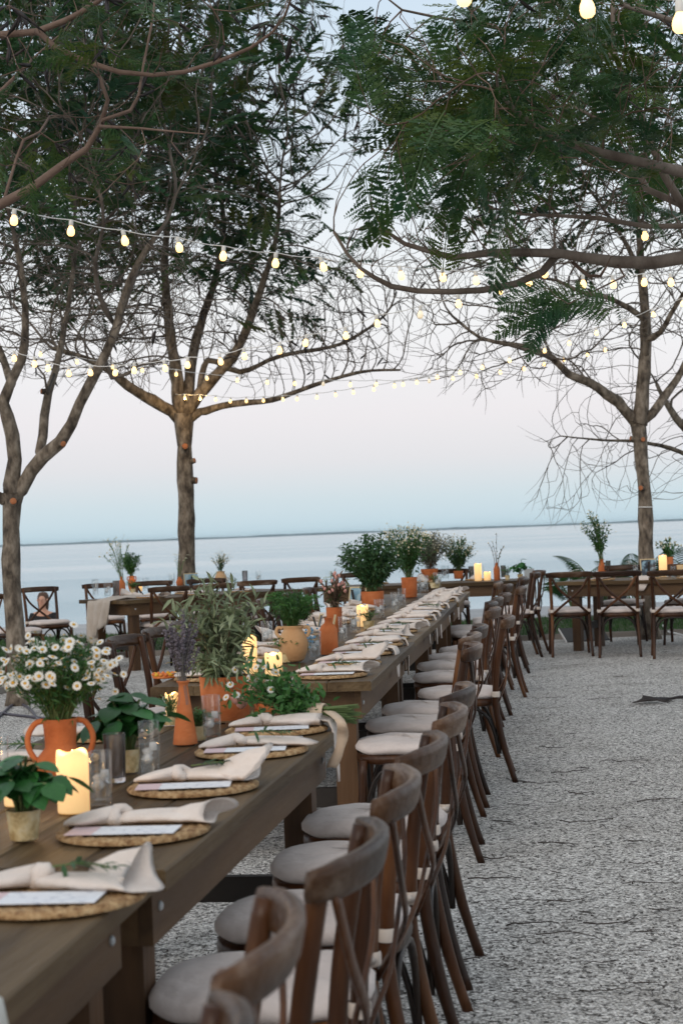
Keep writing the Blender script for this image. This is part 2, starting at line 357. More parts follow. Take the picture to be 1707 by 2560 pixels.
# ------------------------------------------------------------------ ground, shore, sea
def sheet(name, pts, z, mat, thick=0):
    b = MB(); n = len(pts)
    if thick:
        b.add([(x, y, z - thick) for x, y in pts] + [(x, y, z) for x, y in pts], [tuple(range(n, 2 * n))] + [(i, (i + 1) % n, n + (i + 1) % n, n + i) for i in range(n)])
    else: b.add([(x, y, z) for x, y in pts], [tuple(range(n))])
    return struct(b.obj(name, mat, smooth=False))
sheet('gravel_ground', [(-70, -45), (70, -45), (70, 24.9), (-70, 24.9)], 0, 'gravel')
EDGE = [(-70, 13.0), (-6, 14.6), (-3.55, 15.25), (-3.05, 16.2), (-3.0, 18.0), (-2.95, 19.8), (-2.6, 20.35), (2.2, 20.5), (70, 20.9)]
sheet('lawn', EDGE + [(70, 24.7), (-70, 24.7)], .035, 'turf_soil', .05)
sheet('promenade', [(-70, 24.7), (70, 24.7), (70, 27.9), (-70, 27.9)], .05, 'concrete', .6)
sheet('shore_ledge', [(-70, 27.9), (70, 27.9), (70, 29.6), (-70, 29.6)], -.30, 'shell_sand', .8)
sheet('sea', [(-26000, 29.0), (26000, 29.0), (26000, 30000), (-26000, 30000)], -.85, 'water')
b = MB(); prev = None; xs = np.arange(-3600, 3601, 40); hz = []
h = 6.0
for x in xs:
    h += rng.normal() * 1.1; h = min(max(h, 4.0), 10.5); hz.append(h + (3 if rng.random() < .04 else 0))
ring = [[(x, 9000, -1.2), (x, 9000, hh - .9), (x, 9150, hh * 1.1 - .9), (x, 9400, -1.2)] for x, hh in zip(xs, hz)]
b.loft(ring); struct(b.obj('far_shore', 'far_land', smooth=False))
# timber edging: boards laid end to end along the lawn's rim
edge_e = empty('timber_edging', (0, 0, 0)); tag(edge_e, 'low weathered timber edging between the gravel and the lawn', 'edging')
for (x0, y0), (x1, y1) in zip(EDGE[1:-1], EDGE[2:]):
    if x1 > 20: x1, y1 = 12, y0 + (y1 - y0) * (12 - x0) / (x1 - x0)
    L = math.hypot(x1 - x0, y1 - y0); k = max(1, round(L / 2.4)); an = math.atan2(y1 - y0, x1 - x0)
    for i in range(k):
        q = MB(); q.box((0, -.045, -.03), (L / k - .006, .0, .062)); o = q.obj('board', 'timber_edge', edge_e, False)
        o.location = (x0 + (x1 - x0) * i / k, y0 + (y1 - y0) * i / k, 0); o.rotation_euler = (0, 0, an)
# grass blades
def in_lawn(x, y):
    yb = np.interp(x, [p[0] for p in EDGE], [p[1] for p in EDGE]); return (y > yb + .03) & (y < 24.65)
X = rng.uniform(-9, 9, 90000); Y = rng.uniform(14.6, 24.6, 90000); k = in_lawn(X, Y); X, Y = X[k], Y[k]
g = NPM(); n = len(X); P = np.stack([X, Y, np.full(n, .03)], 1); D = rdir(n, 2.2); D[:, 2] = np.abs(D[:, 2])
g.place(np.array([(0, .5, 0), (0, -.5, 0), (1, 0, .2)]) * np.array([1, .16, 1]), np.array([(0, 1, 2)]), frames(P, D, rdir(n), rng.uniform(.04, .085, n)))
gr = g.obj('grass', 'grass'); gr['label'] = 'short green grass of the lawn strip before the water'; gr['category'] = 'grass'
# loose stones lying on the gravel
n = 26000; ys = 3.2 + 13 * rng.random(n) ** 1.6; xs_ = (rng.random(n) * 1.25 - .55) * ys * .42 + .3
P = np.stack([xs_, ys, np.full(n, .001)], 1)
oc = np.array([(1, 0, 0), (-1, 0, 0), (0, 1, 0), (0, -1, 0), (0, 0, .7), (0, 0, -.7)], float); ot = np.array([(0, 2, 4), (2, 1, 4), (1, 3, 4), (3, 0, 4), (2, 0, 5), (1, 2, 5), (3, 1, 5), (0, 3, 5)])
g = NPM(); D = rdir(n); D[:, 2] *= .25; g.place(oc * np.array([1, .75, .55]), ot, frames(P, D, np.tile((0, 0, 1.), (n, 1)), rng.uniform(.003, .0075, n)))
st = g.obj('loose_stones', 'stone_light'); st['label'] = 'pale shell and stone chips scattered over the gravel'; st['category'] = 'gravel'
n = 420; ys = 3.2 + 15 * rng.random(n) ** 1.3; xs_ = (rng.random(n) * 1.25 - .5) * ys * .42 + .3
P = np.stack([xs_, ys, np.full(n, .005)], 1); D = rdir(n); D[:, 2] = 0
g = NPM(); tv = np.array([(0, .02, 0), (0, -.02, 0), (0, 0, .03), (.5, .06, .0), (.5, .02, 0), (.5, .04, .05), (1, -.02, 0), (1, -.05, 0), (1, -.035, .02)])
tt = np.array([(0, 3, 2), (2, 3, 5), (3, 6, 5), (5, 6, 8), (1, 2, 4), (4, 2, 5), (4, 5, 7), (7, 5, 8), (0, 1, 3), (1, 4, 3), (3, 4, 6), (4, 7, 6)])
g.place(tv, tt, frames(P, D, np.tile((0, 0, 1.), (n, 1)), rng.uniform(.02, .06, n) * rng.choice([1, 1, 1, 2], n)))
lt = g.obj('leaf_litter', 'twig_dark'); lt['label'] = 'tiny dark leaf stalks and litter strewn over the gravel'; lt['category'] = 'litter'
n = 15000; ys = 3.2 + 15 * rng.random(n) ** 1.4; xs_ = (rng.random(n) * 1.25 - .5) * ys * .42 + .3
k = (np.sin(xs_ * 2.1 + 1) * np.sin(ys * 1.3) + .5 * np.sin(xs_ * 5 + ys * 3.1) + rng.normal(size=n) * .6) > -.2; xs_, ys = xs_[k], ys[k]; n = len(xs_)
P = np.stack([xs_, ys, np.full(n, .003)], 1); D = rdir(n); D[:, 2] *= .3; g = NPM(); g.place(oc * np.array([1, .6, .45]), ot, frames(P, D, np.tile((0, 0, 1.), (n, 1)), rng.uniform(.0025, .0075, n)))
dk = g.obj('dark_chips', 'twig_dark'); dk['label'] = 'dark bark chips and seeds mixed through the pale gravel'; dk['category'] = 'litter'
# fallen twigs large enough to pick out
tw_px = [(1235, 2198, .30, 5), (1360, 2255, .46, -9), (1420, 2256, .28, 2), (1440, 2335, .28, -8), (1325, 2310, .22, 3), (1545, 2310, .30, -6), (1395, 2110, .26, -25), (1470, 2055, .34, 6), (1300, 2015, .22, 8), (1450, 1985, .24, -10), (1640, 2000, .36, 4), (1560, 1905, .42, 3), (1390, 1745, .30, 2), (1500, 1748, .26, -3), (1640, 2210, .34, -7), (1660, 2280, .25, -28), (1240, 2150, .15, -30), (1590, 2105, .18, -40), (1610, 2160, .2, 2), (1520, 2480, .3, 25), (1180, 2400, .26, 14), (1350, 1960, .3, 1), (1430, 1930, .28, 22), (1600, 1860, .2, 0), (1380, 1870, .24, -12), (1500, 2410, .24, 8), (640, 2250, .2, -20), (620, 2080, .22, -14), (560, 2110, .26, 12), (1250, 1800, .2, 4)]
for px, py, L, an in tw_px:
    p = atz(px, py, .006); q = MB(); k = 6; L *= rng.uniform(.45, .85); an += rng.normal() * 9; r0 = rng.uniform(.0016, .0032); c = rng.normal() * .16
    pts = [(L * (i / k - .5), c * ((i / k - .5) ** 2) * L * 4 + rng.normal() * .007, .004 + abs(rng.normal()) * .003) for i in range(k + 1)]
    q.tube(pts, np.linspace(r0, r0 * .5, k + 1), 6)
    if rng.random() < .5: q.tube([pts[3], (pts[3][0] + L * .16, pts[3][1] + L * .12 * rng.choice([-1, 1]), .006)], [r0 * .7, r0 * .3], 5)
    o = q.obj('twig', 'twig_dark'); o.location = p; o.rotation_euler = (0, 0, math.radians(an)); tag(o, 'thin dark fallen twig lying on the pale gravel', 'twig', 'fallen twigs on the gravel')
p = atz(1620, 1755, .01); q = MB()
for s in range(7):
    a = s * .12 - .36; q.tube([(-.13 + s * .02, a * .15, .006), (-.03, a * .22 + .01 * (s % 2), .022 + .008 * (s % 3)), (.06, a * .2 + .01, .02), (.12 + .02 * s, a * .5, .006)], [.004, .010, .008, .002], 6)
o = q.obj('fallen_seed_pods', 'pod'); o.location = p; tag(o, 'dark tangle of fallen seed pods on the open gravel', 'seed pods')
p = atz(1700, 1750, .01); q = MB(); q.tube([(-.12, 0, .01), (0, .02, .02), (.16, -.01, .01)], [.006, .014, .005], 6)
o = q.obj('fallen_stick', 'pod'); o.location = p; tag(o, 'short thick blackened stick near the dark fallen pods', 'stick')
# cables on the ground by the left tree, white hose by the right table
for pts, mt, nm, lb in [([(-5, 1795), (40, 1758), (75, 1772), (100, 1800), (140, 1806)], 'cable_dark', 'extension_cord', 'dark looped extension cord at the foot of the forked tree'),
                        ([(-5, 1782), (60, 1790), (120, 1797), (180, 1806)], 'cable_dark', 'power_cable', 'dark straight power cable running past the forked tree'),
                        ([(1655, 1563), (1668, 1578), (1690, 1584), (1720, 1592)], 'cable_white', 'white_cable', 'white cable curving over the lawn under the right table')]:
    q = MB(); W_ = [atz(x, y, .045 if mt == 'cable_white' else .012) for x, y in pts]; Q = []
    for i in range(len(W_) - 1):
        for t in np.linspace(0, 1, 6)[:-1]:
            p0, p1, p2, p3 = W_[max(i - 1, 0)], W_[i], W_[i + 1], W_[min(i + 2, len(W_) - 1)]
            Q.append(.5 * (2 * p1 + (p2 - p0) * t + (2 * p0 - 5 * p1 + 4 * p2 - p3) * t * t + (3 * p1 - p0 - 3 * p2 + p3) * t ** 3))
    q.tube(Q + [W_[-1]], .011, 6); tag(q.obj(nm, mt), lb, 'cable')
# two small signs standing by the promenade, a leaning board
def signpost(px, py, dep, hgt, w_, h_, name, label, red):
    p = atd(px, py, dep); e = empty(name, (p.x, dep, .04)); q = MB(); q.tube([(0, 0, 0), (0, 0, hgt)], .028, 8); q.obj('post', 'steel', e)
    q = MB(); q.box((-w_ / 2, -.045, hgt - h_ * .95), (w_ / 2, -.030, hgt + .03)); pn = q.obj('panel', 'sign_white' if red else 'steel', e, False)
    if red:
        q = MB(); ring_ = [(w_ * .34 * math.cos(t), -.047, hgt - h_ * .35 + w_ * .34 * math.sin(t)) for t in np.linspace(0, 2 * math.pi, 24)]
        q.tube(ring_, .012, 6); q.tube([(-w_ * .24, -.047, hgt - h_ * .35 + w_ * .24), (w_ * .24, -.047, hgt - h_ * .35 - w_ * .24)], .012, 6); q.obj('prohibition_mark', 'sign_red', pn)
        for i in range(3):
            q = MB(); q.box((-w_ * .32, -.049, hgt - h_ * (.72 + .07 * i)), (w_ * .32, -.046, hgt - h_ * (.70 + .07 * i))); q.obj('printed_line', 'sign_black', pn, False)
    return tag(e, label, 'sign')
signpost(1441, 1500, 25.6, .62, .14, .34, 'prohibition_sign', 'small white sign on a post with a red prohibition ring', True)
signpost(1324, 1500, 25.4, .66, .15, .42, 'grey_sign', 'grey panel on a steel post standing by the promenade', False)
q = MB(); q.box((-.26, 0, 0), (.26, .02, .3)); e = empty('folded_board', (2.78, 19.9, .01)); o = q.obj('panel', 'sign_black', e, False); o.rotation_euler = (math.radians(-62), 0, math.radians(12))
q = MB(); q.box((-.268, -.003, 0), (-.26, .023, .3)); o2 = q.obj('pale_rim', 'sign_white', o, False)
tag(e, 'dark board with pale rim lying under the right table', 'board')

# ------------------------------------------------------------------ trees
def frond_template(pairs=10, leaflets=0, L=1.0, droop=.22):
    V, T = [], []; jr = rng.normal
    def quad(a, b, c, d):
        o = len(V); V.extend([a, b, c, d]); T.extend([(o, o + 1, o + 2), (o, o + 2, o + 3)])
    def rach(t): return np.array((t * L, 0, -droop * t * t))
    for i in range(6):
        a, b = rach(i / 6), rach((i + 1) / 6); w_ = np.array((0, .007, 0)); quad(a - w_, b - w_, b + w_, a + w_)
    for i in range(pairs):
        t = .12 + .88 * i / (pairs - 1); o = rach(t); pl = .30 * math.sin(math.pi * (.22 + .70 * t)) * 1.12
        for sgn in (-1, 1):
            d = np.array((.42 + jr() * .12, sgn * .9, -.16 + jr() * .16)); pl *= 1 + jr() * .10; d /= np.linalg.norm(d); e = o + d * pl; e[2] -= .03
            if not leaflets:
                side = np.array((.054, 0, .010)); quad(o - side * .5, o * .5 + e * .5 - side, e - side * .2, o * .5 + e * .5 + side)
            else:
                for j in range(leaflets):
                    s = .1 + .88 * j / (leaflets - 1); c = o + (e - o) * s; ll = .066 * math.sin(math.pi * (.25 + .6 * s))
                    for q_ in (-1, 1):
                        k = np.array((.9 * q_ * .9 + .15, sgn * .35 + jr() * .12, -.05 + jr() * .12)); k /= np.linalg.norm(k); tip = c + k * ll; wv = d * ll * .31
                        quad(c, c * .45 + tip * .55 + wv, tip, c * .45 + tip * .55 - wv)
    return np.array(V), np.array(T)
FR_FAR = [frond_template(11, 0, droop=d) for d in (.15, .3, .5)]; FR_NEAR = [frond_template(11, 11, droop=d) for d in (.12, .3, .55)]

def colonize(seeds, att, step, infl, kill, iters=160, droop=0.0, jitter=.10):
    pos = [np.array(s[0], float) for s in seeds]; par = [s[1] for s in seeds]
    A = np.array(att, float); P = np.array(pos)
    D = np.linalg.norm(A[:, None, :] - P[None], axis=2); ni = D.argmin(1); nd = D.min(1); nch = {}
    for it in range(iters):
        act = nd < infl
        if not act.any(): infl *= 1.3; act = nd < infl
        idx = np.unique(ni[act]); new = []
        P = np.array(pos)
        dirs = A[act] - P[ni[act]]; dirs /= np.linalg.norm(dirs, axis=1, keepdims=True) + 1e-9
        S = np.zeros((len(pos), 3)); np.add.at(S, ni[act], dirs)
        for i in idx:
            if nch.get(i, 0) >= 3: continue
            d = S[i]; l = np.linalg.norm(d)
            if l < 1e-6: continue
            d = d / l
            if par[i] >= 0:
                pd = P[i] - P[par[i]]; pl = np.linalg.norm(pd)
                if pl > 1e-6: d = d + .85 * pd / pl
            d = d + rng.normal(size=3) * jitter + np.array((0, 0, droop)); d /= np.linalg.norm(d)
            new.append((P[i] + d * step, i)); nch[i] = nch.get(i, 0) + 1
        if not new: break
        b0 = len(pos)
        for p, i in new: pos.append(p); par.append(i)
        NPs = np.array([p for p, _ in new]); DD = np.linalg.norm(A[:, None, :] - NPs[None], axis=2); j = DD.argmin(1); dd = DD[np.arange(len(A)), j]
        up = dd < nd; nd[up] = dd[up]; ni[up] = b0 + j[up]
        keep = nd > kill; A, nd, ni = A[keep], nd[keep], ni[keep]
        if len(A) < 5: break
    return np.array(pos), np.array(par)
def skeleton(limbs):
    """limbs: list of (points, radii, parent limb index, parent point index) -> seeds with radii"""
    seeds, rad, ids = [], [], []
    for pts, rr, pl, pi in limbs:
        row = []
        for k, (p, r_) in enumerate(zip(pts, rr)):
            par = row[-1] if row else (-1 if pl is None else ids[pl][pi]); seeds.append((p, par)); rad.append(r_); row.append(len(seeds) - 1)
        ids.append(row)
    return seeds, rad, ids
def dense(pts, rr, step):
    P, R_ = [], []
    pts = [np.array(p, float) for p in pts]
    for i in range(len(pts) - 1):
        p0, p1, p2, p3 = pts[max(i - 1, 0)], pts[i], pts[i + 1], pts[min(i + 2, len(pts) - 1)]
        k = max(1, int(np.linalg.norm(p2 - p1) / step))
        for t in np.arange(k) / k:
            P.append(.5 * (2 * p1 + (p2 - p0) * t + (2 * p0 - 5 * p1 + 4 * p2 - p3) * t * t + (3 * p1 - p0 - 3 * p2 + p3) * t ** 3)); R_.append(rr[i] * (1 - t) + rr[i + 1] * t)
    P.append(pts[-1]); R_.append(rr[-1]); return P, R_
def radii_of(par, n_seed, seed_r, r0, p=2.35):
    n = len(par); acc = np.zeros(n)
    kids = np.bincount(par[par >= 0], minlength=n)
    for i in range(n - 1, -1, -1):
        if kids[i] == 0: acc[i] = r0 ** p
        if par[i] >= 0: acc[par[i]] += acc[i] + (r0 * .25) ** p
    r = acc ** (1 / p)
    for i in range(n_seed): r[i] = seed_r[i]
    for i in range(n_seed, n):
        r[i] = min(r[i], r[par[i]] * (.8 if par[i] < n_seed else .98))
    return r
def tree(name, label, group, limbs, att, step, infl, kill, r0, leaf_fn, frond, fsize, nfr, mats, twig_len=.2, pods=None, iters=160, droop=0., side_twigs=1, big=.03, knots=()):
    base = Vector(limbs[0][0][0]); e = empty(name, base); tag(e, label, 'tree', group)
    seeds, srad, ids = skeleton(limbs); ns = len(seeds)
    pos, par = colonize(seeds, att, step, infl, kill, iters, droop) if len(att) else (np.array([s[0] for s in seeds], float), np.array([s[1] for s in seeds]))
    r = radii_of(par, ns, srad, r0); n = len(pos); o3 = np.array(base)
    kids = [[] for _ in range(n)]
    for i in range(n):
        if par[i] >= 0: kids[par[i]].append(i)
    main = [max(k, key=lambda j: r[j]) if k else -1 for k in kids]
    limb_of = np.full(n, -1)
    for li, row in enumerate(ids):
        for i in row: limb_of[i] = li
    for i in range(ns, n): limb_of[i] = limb_of[par[i]]
    # limbs as parts of their own, thinner branches joined per limb
    for li, row in enumerate(ids):
        pts, rr = list(pos[row]), [r[i] for i in row]
        if limbs[li][2] is not None: pts = [pos[ids[limbs[li][2]][limbs[li][3]]]] + pts; rr = [rr[0] * 1.12] + rr
        pts = [p - o3 + (rng.normal(size=3) * rr[k] * .06 if 0 < k < len(pts) - 1 else 0) for k, p in enumerate(pts)]
        rr = [q * (1 + .06 * math.sin(k * 1.7 + li) + rng.normal() * .03) for k, q in enumerate(rr)]
        if li == 0: rr[0] *= 1.35; rr[1] *= 1.08
        b = MB(); b.tube(pts, rr, 12 if rr[0] > .05 else 8); b.obj('trunk' if li == 0 else 'limb', mats[0] if rr[0] > big else mats[1], e)
    fine = {}
    for i in range(ns, n):
        if main[par[i]] == i and par[i] >= ns: continue
        ch = [par[i], i]
        while main[ch[-1]] >= 0: ch.append(main[ch[-1]])
        rr = [min(r[ch[0]], r[i] * 1.25)] + [r[c] for c in ch[1:]]
        b = fine.setdefault(limb_of[i], MB()); b.tube([pos[c] - o3 for c in ch], rr, 6 if r[i] > .012 else (4 if r[i] > .006 else 3), cap=False)
    tips = np.array([i for i in range(ns, n) if not kids[i]] + [i for i in range(ns, n) if kids[i] and rng.random() < .10 * side_twigs])
    for i in tips:                                        # fine curved twigs at the ends
        d = pos[i] - pos[par[i]]; d /= np.linalg.norm(d) + 1e-9
        for _ in range(1 + (rng.random() < .5 * side_twigs)):
            q = d + rng.normal(size=3) * .42; q /= np.linalg.norm(q); L = twig_len * rng.uniform(.5, 1.4); c = rng.normal(size=3) * .18 + np.array((0, 0, .45))
            b = fine.setdefault(limb_of[i], MB()); b.tube([pos[i] - o3, pos[i] - o3 + q * L * .5 + c * L * .06, pos[i] - o3 + q * L + c * L * .3], [r0 * .9, r0 * .7, r0 * .35], 3, cap=False)
    for li, b in fine.items():
        o = b.obj('branches', mats[1], e); o['kind'] = 'stuff'
    # fronds
    if nfr:
        cand = np.array([i for i in range(ns, n) if r[i] < r0 * 3.2]); pr = np.array([leaf_fn(pos[i]) for i in cand]); cand = cand[pr > 0]; pr = pr[pr > 0]
        if len(cand):
            pick = rng.choice(cand, nfr, p=pr / pr.sum()); D = pos[pick] - pos[par[pick]]; D /= np.linalg.norm(D, axis=1, keepdims=True) + 1e-9
            D = D * .6 + rdir(nfr) * .9; D[:, 2] = D[:, 2] * .55 - .12; U = rdir(nfr) * .45; U[:, 2] += 1
            g = NPM(); M_ = frames(pos[pick] - o3, D, U, rng.uniform(.6, 1.2, nfr) * fsize)
            for v_ in range(3): g.place(*frond[v_], M_[v_::3])
            g.obj('crown', mats[2], e)
    if pods:
        npd, fn, pl = pods; cand = np.array([i for i in range(ns, n) if r[i] < r0 * 3]); pr = np.array([fn(pos[i]) for i in cand]); 
        if pr.sum() > 0:
            pick = rng.choice(cand, npd, p=pr / pr.sum()); D = rdir(npd) * .7; D[:, 2] -= .65
            g = NPM(); pv = np.array([(0, 0, 0), (.12, .06, .02), (.12, -.06, -.02), (.6, .075, .03), (.6, -.075, -.03), (1, 0, .06), (.5, .0, .035), (.5, 0, -.035)])
            pt = np.array([(0, 1, 6), (0, 6, 2), (1, 3, 6), (6, 3, 5), (6, 5, 4), (2, 6, 4), (0, 7, 1), (0, 2, 7), (1, 7, 3), (7, 5, 3), (7, 4, 5), (2, 4, 7)])
            g.place(pv, pt, frames(pos[pick] - o3, D, rdir(npd), rng.uniform(.7, 1.3, npd) * pl)); g.obj('seed_pods', 'pod', e)
    for kl, kf, kr, kd in knots:                           # sawn stubs, grown out of a limb
        row = ids[kl]; ki = row[int(kf * (len(row) - 1))]; b = MB(); kd = Vector(kd).normalized(); kp = Vector(pos[ki] - o3) + kd * (r[ki] * .80); b.tube([kp, kp + kd * kr * 1.6], [kr * 1.15, kr], 10, cap=False); sb = b.obj('branch_stub', mats[0], e)
        b = MB(); b.tube([kp + kd * kr * 1.55, kp + kd * kr * 1.64], [kr * .98, kr * .9], 10); b.obj('cut_face', 'cut_wood', sb)
    return e
def pxl(pts, d0, d1=None):
    d1 = d0 if d1 is None else d1; k = len(pts) - 1
    return [np.array(atd(x, y, d0 + (d1 - d0) * i / max(k, 1))) for i, (x, y) in enumerate(pts)]
def limb(pts, d0, d1, w0, w1, pl, pi, step=.12):
    P = pxl(pts, d0, d1); dep = [d0 + (d1 - d0) * i / (len(pts) - 1) for i in range(len(pts))]
    rr = [(w0 + (w1 - w0) * i / (len(pts) - 1)) / 2 / FPX * dep[i] for i in range(len(pts))]
    P, rr = dense(P, rr, step); return (P, rr, pl, pi)
def blob(n, c, rx, ry, rz, shell=.0):
    v = rdir(n) * (shell + (1 - shell) * rng.random((n, 1)) ** (1 / 3)); return np.array(c) + v * np.array((rx, ry, rz))
def pxblob(n, x0, x1, y0, y1, d0, d1):
    return np.array([np.array(atd(rng.uniform(x0, x1), rng.uniform(y0, y1), rng.uniform(d0, d1))) for _ in range(n)])
def near_idx(L, p):
    return int(np.argmin([np.linalg.norm(np.array(q) - np.array(p)) for q in L[0]]))

# --- tree with the straight trunk behind the left table (about 22 m off)
D2 = 22.4; g0 = atd(468, 1436, D2)
tr = dense([np.array((g0.x + .01, D2, -.05))] + pxl([(469, 1500), (467, 1400), (466, 1300), (464, 1200), (463, 1120), (461, 1060), (460, 1035)], D2), [.125, .118, .112, .108, .106, .108, .118, .122], .16)
l0 = (tr[0], tr[1], None, None); kE = len(tr[0]) - 1
LT2 = [l0,
       limb([(448, 1000), (440, 930), (428, 850), (418, 760), (412, 660), (420, 560), (430, 470)], D2, D2 + .5, 36, 10, 0, kE),
       limb([(482, 1005), (530, 950), (590, 880), (625, 800), (660, 700), (690, 600), (700, 480)], D2, D2 - .6, 34, 8, 0, kE),
       limb([(430, 1028), (380, 1000), (320, 965), (265, 920), (200, 890), (130, 870)], D2, D2 - 1.2, 34, 8, 0, kE - 1),
       limb([(500, 1030), (580, 1010), (680, 1000), (780, 965), (900, 930), (1000, 925)], D2, D2 - 1.0, 20, 5, 0, kE - 1),
       limb([(470, 1000), (480, 900), (505, 800), (540, 690), (560, 560), (540, 430)], D2, D2 + 1.6, 30, 9, 0, kE),
       limb([(500, 985), (520, 900), (600, 930), (700, 890), (850, 860), (960, 790), (990, 730)], D2, D2 + .8, 18, 4, 0, kE)]
at = np.concatenate([blob(1500, (-2.2, D2, 5.6), 2.2, 2.0, 2.0), blob(2300, (-2.0, D2, 6.9), 2.7, 2.2, 2.3), blob(600, (-.6, D2, 4.4), 2.0, 1.5, .9), blob(600, (-3.4, D2, 4.3), 1.8, 1.5, .8), pxblob(150, 700, 1020, 780, 1030, D2 - 1.5, D2 + 1), pxblob(1500, 120, 900, 640, 880, D2 - 1.8, D2 + 1.8), pxblob(220, 80, 420, 860, 960, D2 - 1.5, D2 + 1), pxblob(200, 560, 960, 840, 960, D2 - 1.5, D2 + 1)])
at = at[at[:, 2] > 3.2 + .12 * np.abs(at[:, 0] + 2)]
def lf2(p):
    px_ = 853 + p[0] / p[1] * FPX
    v = 1 / (1 + math.exp(-(p[2] - 4.95 - .25 * math.sin(p[0] * 2.3)) / .22)); return v * (1 if p[0] < -.75 else (.5 if p[0] < -.2 else .2))
tree('spreading_tree', 'straight-trunked bare-limbed tree behind the left table, leafy on top', None, LT2, at, .115, .9, .165, .0044, lf2, FR_FAR, .48, 1450, ('bark', 'twig_bark', 'frond'), .3,
     pods=(800, lambda p: 1.0 if p[2] > 6.2 else .12, .19), side_twigs=1.4, knots=[(0, .86, .035, (1, -.4, .2)), (0, .80, .045, (1, -.3, -.1)), (0, .92, .04, (.1, -1, .1))])
# --- forked tree at the left edge of the gravel
D1 = 14.7; b1 = atz(46, 1762, 0)
tr = dense([np.array((b1.x, D1, -.05))] + pxl([(45, 1700), (39, 1600), (34, 1500), (30, 1400), (29, 1320), (31, 1260), (34, 1235)], D1), [.092, .088, .082, .080, .078, .076, .085, .09], .12)
kE = len(tr[0]) - 1
LT1 = [(tr[0], tr[1], None, None),
       limb([(30, 1215), (36, 1150), (32, 1090), (20, 1040), (8, 1005), (30, 950), (55, 900), (65, 820), (60, 720), (40, 600)], D1, D1 - .3, 42, 14, 0, kE),
       limb([(52, 1222), (80, 1175), (110, 1140), (150, 1105), (180, 1060), (200, 1010), (230, 950), (262, 890), (290, 820), (310, 740), (345, 660), (390, 590)], D1, D1 - .5, 38, 14, 0, kE),
       limb([(100, 1130), (108, 1090), (112, 1040), (122, 980), (138, 930), (150, 880), (165, 800), (178, 720), (190, 630)], D1, D1 + .6, 26, 10, 2, 2),
       limb([(262, 890), (280, 945), (320, 935), (345, 915), (400, 900)], D1 - .2, D1 - .8, 12, 4, 2, 10),
       limb([(30, 960), (10, 900), (-20, 820), (-40, 700), (-30, 560)], D1, D1 + .8, 22, 8, 1, 5),
       limb([(290, 820), (250, 740), (240, 650), (260, 560), (250, 470)], D1 - .3, D1 - 1.0, 16, 7, 2, 13),
       limb([(120, 985), (112, 940), (85, 905)], D1, D1, 7, 4, 3, 4)]
at = np.concatenate([blob(1500, (-2.55, D1 - .2, 4.4), 1.75, 1.6, 1.05), blob(1700, (-2.6, D1 - .2, 5.6), 1.9, 1.7, 1.3), pxblob(900, -60, 470, 600, 850, D1 - 1.2, D1 + 1.2), pxblob(100, -40, 240, 840, 930, D1 - 1, D1 + 1)])
at = at[(at[:, 2] > 2.95)]
def lf1(p): return 1 / (1 + math.exp(-(p[2] - 4.35 - .2 * math.sin(p[0] * 3.1)) / .16))
tree('forked_tree', 'forked pale-barked tree at the left rim of the gravel', None, LT1, at, .085, .75, .13, .0034, lf1, FR_FAR, .42, 600, ('bark', 'twig_bark', 'frond'), .22, pods=(160, lambda p: 1. if p[2] > 4.8 else 0, .16), side_twigs=1.2,
     knots=[(0, .97, .03, (.3, -1, .2)), (0, .98, .045, (-1, -.3, .6)), (2, .22, .026, (.6, -1, -.3)), (3, .28, .024, (-1, -.5, .1))])
# --- tree behind the right table
D3 = 19.9; b3 = atz(1617, 1597, 0)
tr = dense([np.array((b3.x + .03, D3, -.05))] + pxl([(1619, 1520), (1616, 1400), (1613, 1300), (1609, 1220), (1602, 1150), (1597, 1100), (1594, 1060)], D3), [.105, .095, .088, .084, .078, .074, .080, .09], .14)
kE = len(tr[0]) - 1
LT3 = [(tr[0], tr[1], None, None),
       limb([(1603, 1020), (1608, 960), (1612, 880), (1612, 800), (1608, 740), (1602, 690), (1600, 620), (1590, 520)], D3, D3 + .3, 38, 14, 0, kE),
       limb([(1575, 1040), (1545, 1005), (1515, 985), (1470, 955), (1420, 935), (1380, 895), (1330, 870), (1270, 860), (1200, 845), (1130, 790)], D3, D3 - 1.0, 30, 6, 0, kE),
       limb([(1630, 1035), (1660, 990), (1690, 950), (1715, 900), (1750, 820)], D3, D3 + .4, 24, 12, 0, kE),
       limb([(1612, 800), (1570, 770), (1520, 745), (1450, 730), (1390, 700), (1330, 690), (1250, 640)], D3, D3 - .8, 16, 5, 1, 6),
       limb([(1616, 850), (1650, 830), (1690, 760), (1730, 700)], D3, D3 - .8, 18, 8, 1, 4),
       limb([(1604, 700), (1570, 620), (1520, 540), (1470, 470)], D3 + .2, D3 + .9, 16, 6, 1, 12),
       limb([(1380, 895), (1360, 850), (1350, 800), (1370, 750)], D3 - .6, D3 - .4, 10, 5, 2, 13)]
at = np.concatenate([blob(1500, (2.9, D3, 4.6), 2.3, 1.7, 1.3), blob(1500, (3.4, D3, 6.2), 2.3, 1.8, 1.6), pxblob(700, 1050, 1500, 660, 960, D3 - 1.6, D3 + 1), pxblob(900, 1250, 1720, 480, 860, D3 - 1.6, D3 + 1.4), pxblob(130, 1100, 1500, 880, 960, D3 - 1.5, D3 + .6)])
at = at[at[:, 2] > 2.9]
def lf3(p): return 1 / (1 + math.exp(-(p[2] - 5.0) / .25))
tree('waterside_tree', 'slender grey tree with carved bark behind the right table', None, LT3, at, .115, .95, .18, .0044, lf3, FR_FAR, .42, 800, ('bark', 'twig_bark', 'frond'), .34, pods=(60, lambda p: 1. if p[2] > 5 else 0, .17), side_twigs=1.4,
     knots=[(0, .96, .028, (.25, -1, 0)), (0, .76, .030, (-.6, -1, 0)), (0, .93, .03, (-1, -.2, .2))])
